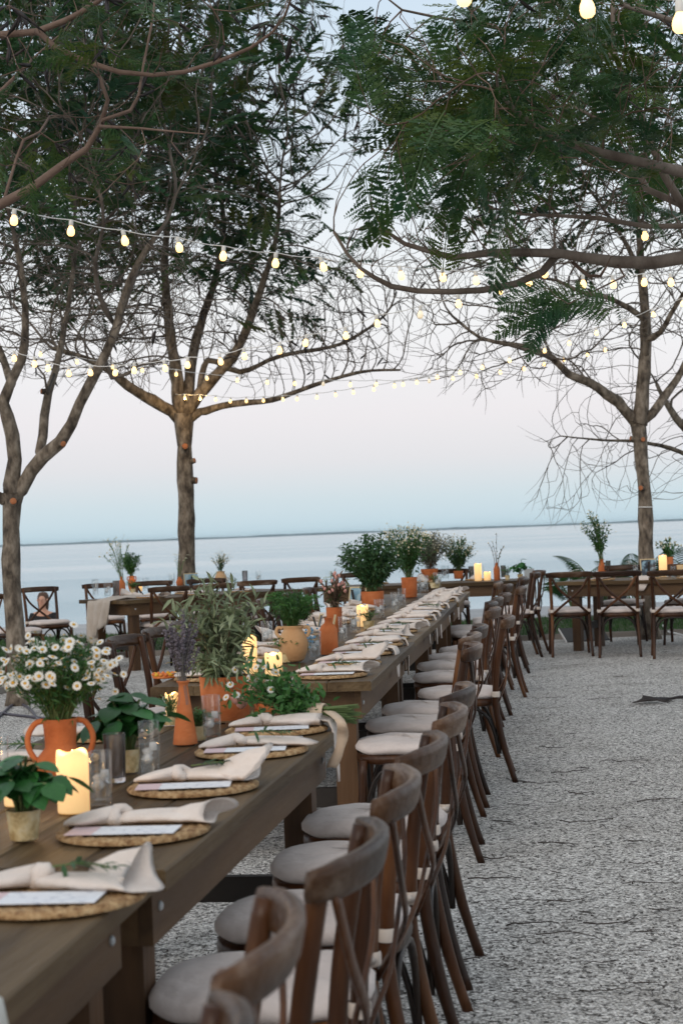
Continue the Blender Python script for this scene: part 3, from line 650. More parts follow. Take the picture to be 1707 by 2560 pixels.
q = MB(); tp = [atd(1612 + 18 * math.cos(t), 1268 - 0 * t, D3) + Vector((0, .088 * math.sin(t), 0)) for t in np.linspace(0, 2 * math.pi, 20)]
q.tube(tp, .006, 6); tag(q.obj('tree_band', 'cable_white'), 'thin white band tied round the slender grey trunk', 'band')
# --- bare tree further right, its trunk outside the frame
D6 = 23.4
tr = dense([np.array((5.9, D6, -.05)), np.array((5.85, D6, 1.0)), np.array((5.7, D6, 2.0))], [.11, .1, .09], .2); kE = len(tr[0]) - 1
LT6 = [(tr[0], tr[1], None, None), limb([(1800, 1150), (1730, 1090), (1690, 1045), (1660, 1000), (1640, 960)], D6, D6, 30, 8, 0, kE), limb([(1790, 1190), (1700, 1130), (1600, 1105), (1500, 1100), (1400, 1090)], D6, D6 - .4, 14, 3, 0, kE - 1)]
at = np.concatenate([pxblob(380, 1380, 1760, 900, 1260, D6 - 1.4, D6 + 1.2), pxblob(60, 1330, 1480, 1080, 1290, D6 - .8, D6 + .8), blob(500, (6.2, D6, 4.5), 2, 1.6, 1.8)])
tree('bare_tree', 'leafless thin-twigged tree reaching in behind the slender grey trunk', None, LT6, at, .13, 1.0, .20, .0035, lambda p: 0, FR_FAR, .3, 0, ('bark', 'twig_bark', 'frond'), .42, droop=-.06, side_twigs=.8)
# --- nearer tree on the right: its trunk stands outside the frame, its limbs cross the sky
D4 = 9.0
tr = dense([np.array((2.75, D4 + .2, -.05)), np.array((2.7, D4 + .2, 1.0)), np.array((2.62, D4 + .1, 1.9)), np.array((2.5, D4, 2.45))], [.13, .115, .105, .10], .15); kE = len(tr[0]) - 1
LT4 = [(tr[0], tr[1], None, None),
       limb([(2010, 790), (1850, 660), (1707, 644), (1632, 656), (1539, 655), (1452, 643), (1398, 634), (1316, 631), (1223, 632), (1136, 644), (1071, 628), (1011, 610), (960, 575), (930, 520)], D4, D4 - .3, 40, 6, 0, kE),
       limb([(1387, 642), (1354, 680), (1289, 710), (1207, 725), (1125, 730), (1044, 727), (978, 716), (935, 693), (900, 670), (868, 634), (835, 580)], D4 - .1, D4 - .5, 22, 7, 1, None),
       limb([(2000, 640), (1850, 480), (1707, 430), (1643, 414), (1506, 385), (1398, 348), (1332, 313), (1283, 272), (1245, 230), (1240, 190)], D4, D4 - 1.2, 34, 7, 0, kE),
       limb([(1900, 640), (1790, 560), (1707, 515), (1615, 474), (1580, 403), (1572, 349), (1506, 303), (1425, 262)], D4, D4 + .8, 26, 6, 0, kE),
       limb([(1715, 530), (1659, 436), (1604, 294), (1566, 212), (1534, 131), (1532, -40)], D4 + .2, D4 + .1, 22, 12, 4, None),
       limb([(1528, 139), (1452, 142), (1398, 158), (1343, 158), (1300, 142)], D4 + .1, D4 - .3, 14, 6, 5, None),
       limb([(1528, 125), (1479, 87), (1425, 44), (1387, 5), (1340, -60)], D4 + .1, D4 + .2, 13, 7, 5, None),
       limb([(1398, 150), (1332, 93), (1207, 63), (1082, 41), (1005, 25), (960, -10)], D4 - .1, D4 - .6, 12, 4, 6, None),
       limb([(1900, 590), (1707, 564), (1615, 566), (1496, 545), (1398, 539), (1305, 536), (1230, 520)], D4, D4 + .5, 18, 5, 0, kE),
       limb([(1850, 320), (1707, 60), (1640, 40), (1560, 15), (1500, -60)], D4 - .2, D4 - .6, 18, 9, 3, 2),
       limb([(1430, 655), (1470, 690), (1500, 690), (1515, 665)], D4, D4 - .3, 12, 6, 1, None),
       limb([(1560, 690), (1500, 720), (1450, 745), (1420, 760)], D4 - .2, D4 - .6, 5, 3, 1, None)]
for i, L_ in enumerate(LT4):
    if L_[2] is not None and L_[3] is None: LT4[i] = (L_[0], L_[1], L_[2], near_idx(LT4[L_[2]], L_[0][0]))
at = np.concatenate([pxblob(330, 900, 1320, 60, 420, D4 - 1.6, D4 + .6), pxblob(420, 1250, 1720, -80, 480, D4 - 1.2, D4 + 1.2), pxblob(170, 1150, 1700, 400, 620, D4 - .6, D4 + 1), pxblob(70, 850, 1150, 500, 640, D4 - .8, D4 + .3)])
def lf4(p):
    x_, y_ = 853 + p[0] / p[1] * FPX, 1331 - (p[2] - CAMZ) / p[1] * FPX - .0387 * (p[0] / p[1] * FPX)
    v = 1.0 if y_ < 400 else (.45 if y_ < 520 else .06)
    cl = math.sin(x_ / 62.) * math.sin(y_ / 47. + x_ / 130.) + .35 * math.sin(x_ / 31. + 2)
    return v * (1.0 if x_ > 930 else .3) * (1.0 if cl > -.1 else .06)
e4 = tree('leafy_tree', 'feathery-leaved tree with long limbs arching in over the aisle', None, LT4, at, .085, .9, .17, .0030, lf4, FR_NEAR, .47, 165, ('bark_pale', 'red_bark', 'frond_near'), .2, side_twigs=.7, big=.014, pods=(22, lambda p: 1., .14))
g = NPM(); sp = [(1385, 715), (1400, 730), (1420, 745), (1375, 745), (1440, 760), (1395, 770), (1105, 690), (1545, 770), (1520, 760)]
P = np.array([np.array(atd(x, y, D4 - .55)) for x, y in sp]); D = rdir(len(sp)); D[:, 0] -= .5; D[:, 2] -= .5; U = rdir(len(sp)) * .4; U[:, 1] -= .8; U[:, 2] += .4
M_ = frames(P - np.array(e4.location), D, U, rng.uniform(.24, .36, len(sp))); [g.place(*FR_NEAR[v_], M_[v_::3]) for v_ in range(3)]; g.obj('low_frond_spray', 'frond_near', e4)
# --- nearer tree on the left, trunk outside the frame
D5 = 8.6
tr = dense([np.array((-2.7, D5, -.05)), np.array((-2.65, D5, 1.0)), np.array((-2.5, D5, 2.2))], [.12, .105, .095], .15); kE = len(tr[0]) - 1
LT5 = [(tr[0], tr[1], None, None),
       limb([(-330, 700), (-120, 560), (0, 512), (82, 467), (152, 416), (218, 370), (254, 310), (270, 250), (250, 190)], D5, D5 - .6, 32, 7, 0, kE),
       limb([(-330, 500), (-150, 140), (0, 88), (92, 79), (163, 52), (218, 24), (261, -6), (330, -60)], D5, D5 - .4, 24, 9, 1, 1),
       limb([(101, 83), (141, 120), (218, 155), (299, 180), (381, 188), (462, 180), (544, 155), (626, 120), (680, 82), (713, 38), (726, 0), (735, -30)], D5 - .2, D5 - .8, 16, 5, 2, None),
       limb([(258, 300), (326, 277), (348, 239), (359, 163), (381, 54), (390, -20)], D5 - .5, D5 - .2, 10, 5, 1, None),
       limb([(252, 316), (354, 321), (435, 329), (511, 335)], D5 - .5, D5 - .9, 8, 3, 1, None),
       limb([(10, 505), (60, 350), (100, 330), (125, 290)], D5 - .1, D5 + .3, 9, 4, 1, None),
       limb([(-250, 650), (-120, 450), (-60, 300), (30, 200), (80, 150)], D5, D5 + .5, 20, 7, 0, kE)]
for i, L_ in enumerate(LT5):
    if L_[2] is not None and L_[3] is None: LT5[i] = (L_[0], L_[1], L_[2], near_idx(LT5[L_[2]], L_[0][0]))
at = np.concatenate([pxblob(110, -60, 420, -80, 480, D5 - .9, D5 + .9), pxblob(30, 300, 760, -60, 200, D5 - .9, D5 + .2)])
def lf5(p): return 1.0
e5 = tree('overhanging_tree', 'reddish-limbed tree reaching in at the upper left with few fronds', None, LT5, at, .09, .7, .2, .0028, lf5, FR_NEAR, .32, 30, ('red_bark', 'red_bark', 'frond_near'), .22, side_twigs=.8, big=.018, pods=(120, lambda p: 1., .12))
print('trees', sum(len(o.data.polygons) for o in bpy.data.objects if o.type == 'MESH'))
# ------------------------------------------------------------------ cross-back chairs (local: sits facing +Y, back towards -Y)
def sweep(pts, w_, t_, lean=(0, 0, 1), n=10, taper=None):
    """rounded-rectangle section swept along pts; w_ = height along 'lean', t_ = thickness"""
    secs = []; k = len(pts); pts = [Vector(p) for p in pts]; up = Vector(lean)
    for i, p in enumerate(pts):
        t = (pts[min(i + 1, k - 1)] - pts[max(i - 1, 0)]).normalized(); u = (up - t * up.dot(t)).normalized(); s = t.cross(u); f = taper[i] if taper else 1
        sec = []
        for j in range(n):
            a = 2 * math.pi * j / n; ca, sa = math.cos(a), math.sin(a)
            sec.append(p + u * (math.copysign(abs(ca) ** .55, ca) * w_ / 2 * f) + s * (math.copysign(abs(sa) ** .55, sa) * t_ / 2 * f))
        secs.append(sec)
    return secs
def curve(pts, k=5):
    return dense(pts, [0] * len(pts), 1e9)[0] if k == 0 else [p for p in _cr(pts, k)]
def _cr(pts, k):
    pts = [np.array(p, float) for p in pts]; o = []
    for i in range(len(pts) - 1):
        p0, p1, p2, p3 = pts[max(i - 1, 0)], pts[i], pts[i + 1], pts[min(i + 2, len(pts) - 1)]
        for t in np.arange(k) / k: o.append(.5 * (2 * p1 + (p2 - p0) * t + (2 * p0 - 5 * p1 + 4 * p2 - p3) * t * t + (3 * p1 - p0 - 3 * p2 + p3) * t ** 3))
    return o + [pts[-1]]
def make_chair():
    e = empty('crossback_chair')
    for s in (-1, 1):
        b = MB(); b.tube(_cr([(s * .205, -.285, 0), (s * .198, -.235, .17), (s * .19, -.20, .36), (s * .19, -.195, .47), (s * .192, -.208, .62), (s * .196, -.232, .76), (s * .2, -.252, .862)], 3), [.0155] * 3 + [.0175] * 12 + [.017] * 3 + [.0155], 9); b.obj('rear_leg', 'chair_wood', e)
        b = MB(); b.tube(_cr([(s * .205, .215, 0), (s * .195, .195, .2), (s * .185, .18, .43)], 3), [.0145] * 3 + [.017] * 3 + [.0185], 9); b.obj('front_leg', 'chair_wood', e)
    pts = []
    for i in range(17):
        x = -.238 + .476 * i / 16; k = 1 - (x / .238) ** 2; pts.append((x, -.240 - .066 * k ** .8, .846 + .004 * k))
    b = MB(); b.loft(sweep(pts, .062, .026, (0, -.22, 1), 10, [.78, .9] + [1] * 13 + [.9, .78])); b.obj('top_rail', 'chair_wood_worn_highlit', e)
    for s in (-1, 1):
        b = MB(); b.loft(sweep(_cr([(-s * .19, -.270, .828), (-s * .11, -.278, .70), (0, -.272 - .008 * s, .60), (s * .10, -.250, .52), (s * .185, -.212, .44)], 4), .026, .010, (s * .5, -.1, .5), 8)); b.obj('cross_slat', 'chair_wood', e)
    ring = [(math.copysign(abs(math.cos(t)) ** .62, math.cos(t)) * .202, math.copysign(abs(math.sin(t)) ** .62, math.sin(t)) * .202, .432) for t in np.linspace(0, 2 * math.pi, 33)]
    b = MB(); b.loft(sweep(ring, .040, .034, (0, 0, 1), 8), cap=False); b.obj('seat_frame', 'chair_wood', e)
    b = MB(); prof = [(0, .447), (.6, .447), (.93, .449), (1.03, .463), (1.035, .475), (.97, .491), (.75, .499), (.4, .503), (.0001, .504)]
    vs, n = [], 32
    for i, (r_, z) in enumerate(prof):
        for j in range(n):
            t = 2 * math.pi * j / n; x = math.copysign(abs(math.cos(t)) ** .66, math.cos(t)) * .212 * max(r_, .001); y = math.copysign(abs(math.sin(t)) ** .66, math.sin(t)) * .212 * max(r_, .001)
            wob = .0035 * math.sin(5 * t + i) * (i > 3) + .003 * math.sin(9 * t + x * 30) * (r_ > .8); vs.append((x, y + .004, z + wob))
    b.add(vs, [(i * n + j, i * n + (j + 1) % n, (i + 1) * n + (j + 1) % n, (i + 1) * n + j) for i in range(len(prof) - 1) for j in range(n)]); c = b.obj('seat_cushion', 'cushion', e)
    for s in (-1, 1):
        b = MB(); b.lathe([(.021, -.014), (.0225, -.008), (.0225, .01), (.021, .016)], 12, (s * .19, -.196, .475), cap0=False); b.tube([(s * .175, -.20, .475), (s * .15, -.185, .48)], [.012, .006], 6); b.obj('tie', 'tie', c)
    for (x0, y0), (x1, y1) in (((-.19, .185), (.19, .185)), ((-.19, -.205), (.19, -.205)), ((-.19, -.20), (-.19, .185)), ((.19, -.2), (.19, .185))):
        P = []
        for t, z in ((0, .16), (.035, .25), (.12, .345), (.27, .398), (.5, .408), (.73, .398), (.88, .345), (.965, .25), (1, .16)):
            P.append((x0 + (x1 - x0) * t, y0 + (y1 - y0) * t, z))
        b = MB(); b.tube(_cr(P, 2), .0095, 7); b.obj('hoop_brace', 'chair_wood_dark', e)
    return e
CH0 = make_chair(); index_kids(); CHUSED = [False]
def chair(x, y, yaw, label, group, tilt=0):
    o = CH0 if not CHUSED[0] else copy_tree(CH0); CHUSED[0] = True
    o.location = (x, y, -.008); o.rotation_euler = (0, 0, yaw); tag(o, label, 'chair', group); return o
def chair_px(A, B, label, group, flip=False, hd=None, back=.25):
    a, b_ = atz(*A, .862), atz(*B, .862); m_ = (a + b_) / 2; d = (b_ - a); d.z = 0; d.normalize()
    f = Vector((-d.y, d.x, 0)) * (-1 if flip else 1)
    if hd is not None: f = Vector((math.cos(hd), math.sin(hd), 0))
    return chair(m_.x + f.x * back, m_.y + f.y * back, yaw_of(f), label, group)

# ------------------------------------------------------------------ farm tables (local: x across, y along, origin at near right corner)
TW, TL, TH = .92, 2.40, .75
def make_table(L=TL, side='table_side', topm='table_top', legm='table_leg', beam='dark_beam'):
    e = empty('farm_table'); n = 5; pw = TW / n
    for i in range(n):
        b = MB(); x0 = -TW + i * pw + .0012; x1 = x0 + pw - .0024; c = .004; z0, z1 = TH - .04, TH - rng.uniform(0, .0015); jy = rng.uniform(-.004, .004)
        sec = [(x0, z0), (x1, z0), (x1, z1 - c), (x1 - c, z1), (x0 + c, z1), (x0, z1 - c)]
        ys = np.linspace(0, L, 13); secs = []
        for y in ys:
            w_ = rng.normal() * .0012 if i == n - 1 else 0
            secs.append([(x + (w_ if x > x0 + pw / 2 else 0), y + jy, z) for x, z in sec])
        b.loft(secs); b.obj('plank', topm, e, smooth=False)
    ins = .055
    for s in (0, 1):
        b = MB(); x = -ins - .028 if s == 0 else -TW + ins; b.box((x, .10, TH - .165), (x + .028, L - .10, TH - .0415)); b.obj('side_apron', side, e, False)
        b = MB(); y = .10 if s == 0 else L - .128; b.box((-TW + ins + .0285, y + .0005, TH - .165), (-ins - .0285, y + .0275, TH - .0415)); b.obj('end_apron', side, e, False)
        for t in (0, 1):
            b = MB(); x = -ins - .029 - .09 if t == 0 else -TW + ins + .029; y = .1295 if s == 0 else L - .2195
            b.box((x, y, 0), (x + .09, y + .09, TH - .0418)); lg = b.obj('leg', legm, e, False)
            b = MB(); b.box((-.004, .0, -.004), (.004, .008, .004)); 
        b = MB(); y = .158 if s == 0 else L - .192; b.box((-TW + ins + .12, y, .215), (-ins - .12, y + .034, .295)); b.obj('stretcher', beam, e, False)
        for t in (.30, .62):                                   # bolt heads on the apron
            pass
    for k in (.155, L - .17):
        b = MB(); b.lathe([(.0095, 0), (.0095, .004), (.006, .007)], 8, cap1=True); o = b.obj('bolt', 'steel', e); o.location = (-ins, k, TH - .10); o.rotation_euler = (0, math.pi / 2, 0)
    return e
TB = {}
T0 = make_table(); index_kids(); TUSED = [False]
def table(key, corner, yaw, label, group=None):
    o = T0 if not TUSED[0] else copy_tree(T0); TUSED[0] = True
    o.location = (corner[0], corner[1], -.004); o.rotation_euler = (0, 0, yaw); tag(o, label, 'table', group); TB[key] = (Vector((corner[0], corner[1], 0)), yaw); return o
def tp(key, across, along, z=TH):
    """point on a table: 'across' metres in from its right edge, 'along' metres from its near end"""
    c, y = TB[key]; return c + Vector((-across * math.cos(y) - along * math.sin(y), -across * math.sin(y) + along * math.cos(y), z))
a_row = math.atan(.116)
b0, b1_ = atz(415, 2168, TH), atz(838, 1822, TH); yb = yaw_of(b1_ - b0)
a0, a1 = atz(58, 2453, TH), atz(402, 2157, TH); ya = yaw_of(a1 - a0)
ua = Vector((-math.sin(ya), math.cos(ya), 0)); ca = a1 - ua * TL
table('A', (ca.x, ca.y), ya, 'brown farm table butted against the table with the tied bouquet')
table('B', (b0.x, b0.y), yb, 'brown farm table carrying the tied bouquet on its corner')
c0 = atz(927, 1700, TH); yr = -a_row; ur = Vector((math.sin(a_row), math.cos(a_row), 0))
names = ['long-row farm table with its bare end facing the tied bouquet', 'farm table butted behind the one facing the tied bouquet', 'farm table in the long row between its second and its last table', 'last farm table of the long row, towards the water']
for i, k in enumerate('CDEH'):
    p = c0 + ur * (TL + .02) * i + Vector((rng.normal() * .012, 0, 0)); table(k, (p.x, p.y), yr + rng.normal() * .006, names[i])
# table standing crosswise at the far end of the row, tables at left and right
table('F', (2.06, 20.35), math.radians(90), 'crosswise farm table beyond the end of the long row')
vL = math.radians(50); KL = Vector((-2.27, 17.9, 0)); table('L', (KL.x, KL.y), -vL, 'farm table on the left with gauzy cloth hanging off its end')
vG = math.atan2(.88, -.47); G0 = Vector((2.26, 18.45, 0)); table('G', (G0.x, G0.y), -vG, 'farm table on the right by the slender grey trunk')

# ------------------------------------------------------------------ chairs in place
GR = 'chairs on the aisle side of the long row'
hb = math.pi - a_row                                     # facing the table from the aisle
pairs = {0: ((330, 2760), (511, 2540)), 1: ((532, 2414), (693, 2229)), 2: ((805, 2162), (896, 2053)), 3: ((945, 1994), (977, 1913)), 4: ((1017, 1887), (1058, 1831)), 5: ((1081, 1800), (1123, 1758)), 6: ((1114, 1742), (1145, 1705))}
hs = {1: .06, 2: -.02, 3: .05, 4: -.03, 5: .03, 6: -.02, 0: 0}
lab = {6: 'cross-back chair on the aisle side right beside the tied bouquet', 5: 'cross-back chair, second from the tied bouquet on the aisle side', 4: 'cross-back chair, third from the tied bouquet on the aisle side',
       3: 'cross-back chair, fourth from the tied bouquet on the aisle side', 2: 'cross-back chair, fifth from the tied bouquet on the aisle side', 1: 'cross-back chair, sixth from the tied bouquet on the aisle side', 0: 'cross-back chair, seventh from the tied bouquet, beside the end plate'}
for k, (A, B) in pairs.items(): chair_px(A, B, lab[k], GR, hd=hb - .02 + hs[k] * 1.3)
def row_chair(s, out_, dyaw, label, side=1, group=GR):
    """chair beside the long row: s metres from its near end; out_ = how far its back posts stand out from the table edge"""
    e = c0 + ur * s; nrm = Vector((ur.y, -ur.x, 0))
    p = e + nrm * (out_ - .27) if side > 0 else e - nrm * (TW + out_ - .27); f = -nrm if side > 0 else nrm
    an = math.atan2(f.y, f.x) + dyaw; f = Vector((math.cos(an), math.sin(an), 0)); chair(p.x, p.y, yaw_of(f), label, group)
R_ = [(.20, .40, .03), (.93, .37, -.04), (1.58, .38, .02), (2.38, .50, .05), (3.42, .40, -.03), (4.25, .36, .04), (4.95, .38, 0), (5.65, .42, .03), (6.95, .52, -.02), (7.6, .40, .02), (8.35, .30, .02), (9.2, .52, .03), (9.75, .50, -.03)]
for i, (s, o_, dy) in enumerate(R_):
    row_chair(s, o_, dy, f'aisle-side cross-back chair, {ORD[i]} from the bare table end facing the bouquet')
for i, (x, y) in enumerate([(1.72, 18.0), (1.86, 18.75)]):
    chair(x, y, math.radians(90 + 6 * i), ['cross-back chair by the corner leg of the crosswise far table', 'cross-back chair at the right end of the crosswise far table'][i], GR)
chair(1.28, 20.75, math.radians(178), 'cross-back chair behind the crosswise far table, facing the aisle', 'chairs at the far table')
chair(.2, 20.7, math.radians(183), 'cross-back chair behind the far table, next to the leafy far bouquet', 'chairs at the far table')
LR = 'chairs on the lawn side of the long row'
for i, (s, o_, dy) in enumerate([(.35, .50, -.1), (1.00, .52, -.12), (1.62, .52, -.14), (2.30, .50, -.10), (3.0, .50, -.06), (3.75, .5, -.08), (4.6, .48, -.1), (5.4, .50, -.02), (6.2, .52, -.1), (7.4, .50, -.12), (8.6, .5, 0)]):
    row_chair(s, o_, dy, f'lawn-side cross-back chair, {ORD[i]} from the bare table end facing the bouquet', -1, LR)
# chairs round the left table
vl = Vector((math.sin(vL), math.cos(vL), 0)); wl = Vector((-math.cos(vL), math.sin(vL), 0))
LF = 'chairs at the left table'
for i, (A, B) in enumerate([((368, 1470), (455, 1461)), ((476, 1462), (570, 1456)), ((585, 1454), (680, 1447)), ((700, 1443), (783, 1437))]):
    m_ = (atz(*A, .862) + atz(*B, .862)) / 2; f = Vector((-.50, .86, 0)) if i < 2 else Vector((-.42, .9, 0)); dd = [18.15, 18.55, 19.2, 19.8][i]; m_ = m_ * 1; xx = ((A[0] + B[0]) / 2 - 853.5) / FPX * dd
    chair(xx + f.x * .2, dd + f.y * .2, yaw_of(f), f'cross-back chair backing the long row at the left table, {ORD[i]} from the gauzy cloth', LF)
for i, (px, dd) in enumerate([(262, 20.5), (388, 20.7), (522, 20.9)]):
    f = Vector((.25, -.97, 0)); chair((px - 853.5) / FPX * dd, dd - .2, yaw_of(f), f'cross-back chair on the water side of the left table, {ORD[i]} from the gauzy cloth', LF)
chair(-3.38, 19.75, yaw_of(Vector((.55, -.83, 0))), 'cross-back chair beside the gauzy cloth, its back tilted to the water', LF)
chair(-3.42, 18.1, yaw_of(Vector((.80, .60, 0))), 'cross-back chair half hidden by the forked tree trunk', LF)
# chairs round the right table
vg = Vector((math.sin(vG), math.cos(vG), 0)); wg = Vector((-math.cos(vG), math.sin(vG), 0))
RG = 'chairs at the right table'
for i, (x, y, an) in enumerate([(2.32, 17.95, -.06), (2.78, 17.62, -.16), (3.25, 17.22, -.14), (3.75, 16.95, -.2)]):
    f = Vector((-math.sin(an), math.cos(an), 0)); chair(x, y, yaw_of(f), f'cross-back chair backing the gravel at the right table, {ORD[i]} from its end', RG)
for i, (x, y) in enumerate([(3.1, 19.35), (3.72, 18.95)]):
    f = Vector((-.35, -.93, 0)); chair(x, y, yaw_of(f), ['cross-back chair across the right table, next to the slender grey trunk', 'cross-back chair across the right table behind the rose bouquet'][i], RG)
# ------------------------------------------------------------------ place settings
def placemat_mesh():
    b = MB(); nr, nt_ = 17, 112; V = []
    for i in range(nr + 1):
        r_ = .158 * i / nr
        for j in range(nt_):
            t = 2 * math.pi * j / nt_; band = (i % 2); edge = i >= nr - 2
            z = .0075 + .0016 * math.sin(t * (nt_ / 4) + (i // 2) * 1.9) * (1 if i > 1 else 0) + (.0026 if band else 0) + (.003 if edge else 0)
            rr = r_ + (.0022 * math.sin(t * nt_ / 4 * 1.0 + i) if i > nr - 3 else 0)
            V.append((rr * math.cos(t), rr * math.sin(t), z if i < nr else .006))
    for j in range(nt_): t = 2 * math.pi * j / nt_; V.append((.157 * math.cos(t), .157 * math.sin(t), 0))
    b.add(V, [(i * nt_ + j, i * nt_ + (j + 1) % nt_, (i + 1) * nt_ + (j + 1) % nt_, (i + 1) * nt_ + j) for i in range(nr + 1) for j in range(nt_)])
    return b.mesh('placemat', 'seagrass')
ME_MAT = placemat_mesh()
def cloth_loft(secs_def, var, hollow):
    """secs_def: (centre, half width, height, along dir); folded, open-ended cloth roll"""
    secs = []; n = 26
    for i, (c, hw, h_, tz) in enumerate(secs_def):
        sec = []
        for j in range(n):
            a = 2 * math.pi * j / n; f = 1 + .30 * (abs(math.sin(1.5 * a + var * 1.7 + i * .12)) - .5) + .16 * (abs(math.sin(2.5 * a + var + i * .2)) - .5) + .05 * math.sin(7 * a + i)
            y = hw * math.cos(a) * (1 + .07 * math.sin(2 * a + var)); s = math.sin(a)
            z = (h_ * .5 * f) * (s if s > 0 else s * .92)
            ex = max(0, i - len(secs_def) + 4) / 3 * (hollow is True)
            tipx = ex * (.045 * max(0, math.cos(a - .6 - var)) ** 3 - .022 * max(0, math.cos(a - 2.6 - var * 1.3)) ** 2); tipz = ex * .030 * max(0, math.sin(a + .3 * var)) ** 2 * (1 + math.sin(var * 2.1))
            sec.append((c[0] + tz[0] * z + tipx, c[1] + y, c[2] + tz[1] * z + tipz))
        secs.append(sec)
    if hollow:
        l = secs[-1]; cx = np.mean(np.array(l), axis=0)
        for sc_, dx in ((.86, -.006), (.70, -.05), (.35, -.09)): secs.append([tuple(np.array(p) * sc_ + cx * (1 - sc_) + np.array((dx, 0, 0))) for p in l])
    b = MB(); b.loft(secs); return b
def napkin_mesh(var, drape=False):
    r_ = random.Random(var * 7 + drape); D = []
    end = .150 + r_.uniform(-.012, .02)
    xs_ = np.linspace(-.035, end, 9)
    for i, x in enumerate(xs_):
        t = i / 8; hw = .020 + (.046 + r_.uniform(-.010, .012)) * t ** .8; h_ = .024 + .006 * math.sin(math.pi * t) + (.008 * t if var % 2 else -.008 * t)
        D.append(((x, .012 * math.sin(2.6 * t + var), .5 * h_ * .93), hw, h_, (0, 1)))
    if drape:
        D = D[:-1]; e = .165; L = r_.uniform(.16, .26)
        for i in range(7):
            t = i / 6; a = min(t * 3.2, 1) * math.pi / 2; x = .135 + .040 * math.sin(a) + .008 * t; z = .020 - .016 * (1 - math.cos(a)) - max(0, t - .28) * L
            hw = .050 + .016 * math.sin(math.pi * t) - .046 * max(0, t - .45) * (1 + .6 * (var % 2)); h_ = .018 - .010 * t
            D.append(((x, .012 * math.sin(2.6 + var) + .02 * t * (1 if var % 2 else -1), z), max(hw, .008), h_, (math.sin(a), math.cos(a))))
    b = cloth_loft(D, var, not drape)
    T = []
    for i in range(8):
        t = i / 7; hw = .020 + .028 * math.sin(math.pi * min(1, t * 1.05) * .8) * (1 - .55 * max(0, t - .6) / .4) - .014 * max(0, t - .75) / .25; h_ = .028 * (1 - t) ** .7 + .008
        T.append(((-.045 - .105 * t, -.008 * t * (1 + var % 3), .5 * h_ * .93 + .002), max(hw, .006), h_, (0, 1)))
    b2 = cloth_loft(T, var + 3, False); b.add(np.concatenate(b2.v), b2.f)
    me = b.mesh('napkin_cloth', 'napkin')
    k = MB(); n, m_ = 22, 12; V = []
    for i in range(n):
        a = 2 * math.pi * i / n
        for j in range(m_):
            q = 2 * math.pi * j / m_; rt = .0098 + .0026 * math.sin(2 * a + var) + .0034 * abs(math.sin(2.5 * q + 1.5 * a)); R0 = .0125
            V.append((-.038 + rt * 1.45 * math.cos(q) + .010 * math.cos(a + var), (R0 + rt * math.sin(q)) * math.cos(a) * 1.15, .019 + (R0 + rt * math.sin(q)) * math.sin(a) * .9))
    k.add(V, [(i * m_ + j, ((i + 1) % n) * m_ + j, ((i + 1) % n) * m_ + (j + 1) % m_, i * m_ + (j + 1) % m_) for i in range(n) for j in range(m_)])
    return me, k.mesh('knot', 'napkin')
NAPS = [napkin_mesh(v, False) for v in range(5)]; NAPD = [napkin_mesh(v, True) for v in range(4)]
b = MB(); b.box((-.112, -.046, 0), (.112, .046, .0012)); ME_CARD = b.mesh('menu_card', 'menu_print', False)
def sprig_meshes(n=18, L=.13):
    s = MB(); s.tube(_cr([(0, 0, 0), (L * .5, .01, .006), (L, 0, .0)], 4), [.0018] * 8 + [.0008], 5)
    g = NPM(); t = np.linspace(.15, 1, n); P = np.stack([t * L, .01 * np.sin(t * 3), np.full(n, .004)], 1); D = np.stack([np.full(n, .7), np.where(np.arange(n) % 2, .8, -.8), rng.normal(size=n) * .25], 1)
    g.place(leafT(.22), LEAF_T, frames(P, D, np.tile((0, 0, 1.), (n, 1)), rng.uniform(.025, .045, n))); o = g.obj('tmp', 'leaf_dark', kind=None); me = o.data; bpy.data.objects.remove(o)
    return s.mesh('sprig_stem', 'stem_green'), me
SPR = [sprig_meshes(16, .12), sprig_meshes(24, .15)]
def setting(key, across, along, left, where, var, drape=False, sprig=False, card_=True):
    p = tp(key, across, along); yw = TB[key][1] + (math.pi if left else 0) + rng.normal() * .05
    R = Matrix.Rotation(yw, 3, 'Z')
    m_ = link('placemat', ME_MAT); m_.location = p; m_.rotation_euler = (0, 0, rng.uniform(0, 6)); tag(m_, 'round woven seagrass placemat, ' + where, 'placemat', 'woven placemats on the tables')
    nc, nk = (NAPD if drape else NAPS)[var % (4 if drape else 5)]
    e = empty('napkin', p + R @ Vector((.0, .040, .0125)), yw + rng.normal() * .06); link('cloth', nc, e); link('knot', nk, e)
    tag(e, ('knotted blush napkin trailing over the edge, ' if drape else 'knotted blush napkin, ') + where, 'napkin', 'knotted napkins on the placemats')
    if card_:
        c = link('menu_card', ME_CARD); c.location = p + R @ Vector((-.01, -.062, .0150)); c.rotation_euler = (0, 0, yw + rng.normal() * .07); tag(c, 'printed white menu card, ' + where, 'menu card', 'menu cards on the placemats')
    if sprig:
        e = empty('herb_sprig', p + R @ Vector((-.01, .028, .050)), yw + .25 * rng.normal()); st_, lv = SPR[var % 2]; link('stem', st_, e); link('leaves', lv, e)['kind'] = 'stuff'
        tag(e, 'herb sprig in the napkin, ' + where, 'sprig', 'herb sprigs in the napkins')
def inv(key, px, py):
    c, y = TB[key]; q = atz(px, py, TH) - c; return -(q.x * math.cos(y) + q.y * math.sin(y)), -q.x * math.sin(y) + q.y * math.cos(y)
for i, (px, py, v, sp) in enumerate([(335, 2081, 0, False), (484, 1970, 1, True), (629, 1880, 2, True), (692, 1827, 3, False)]):
    a, l = inv('B', px, py); setting('B', a, l, False, f'{ORD[3 - i]} from the tied bouquet on its table', v, drape=(i == 3), sprig=sp)
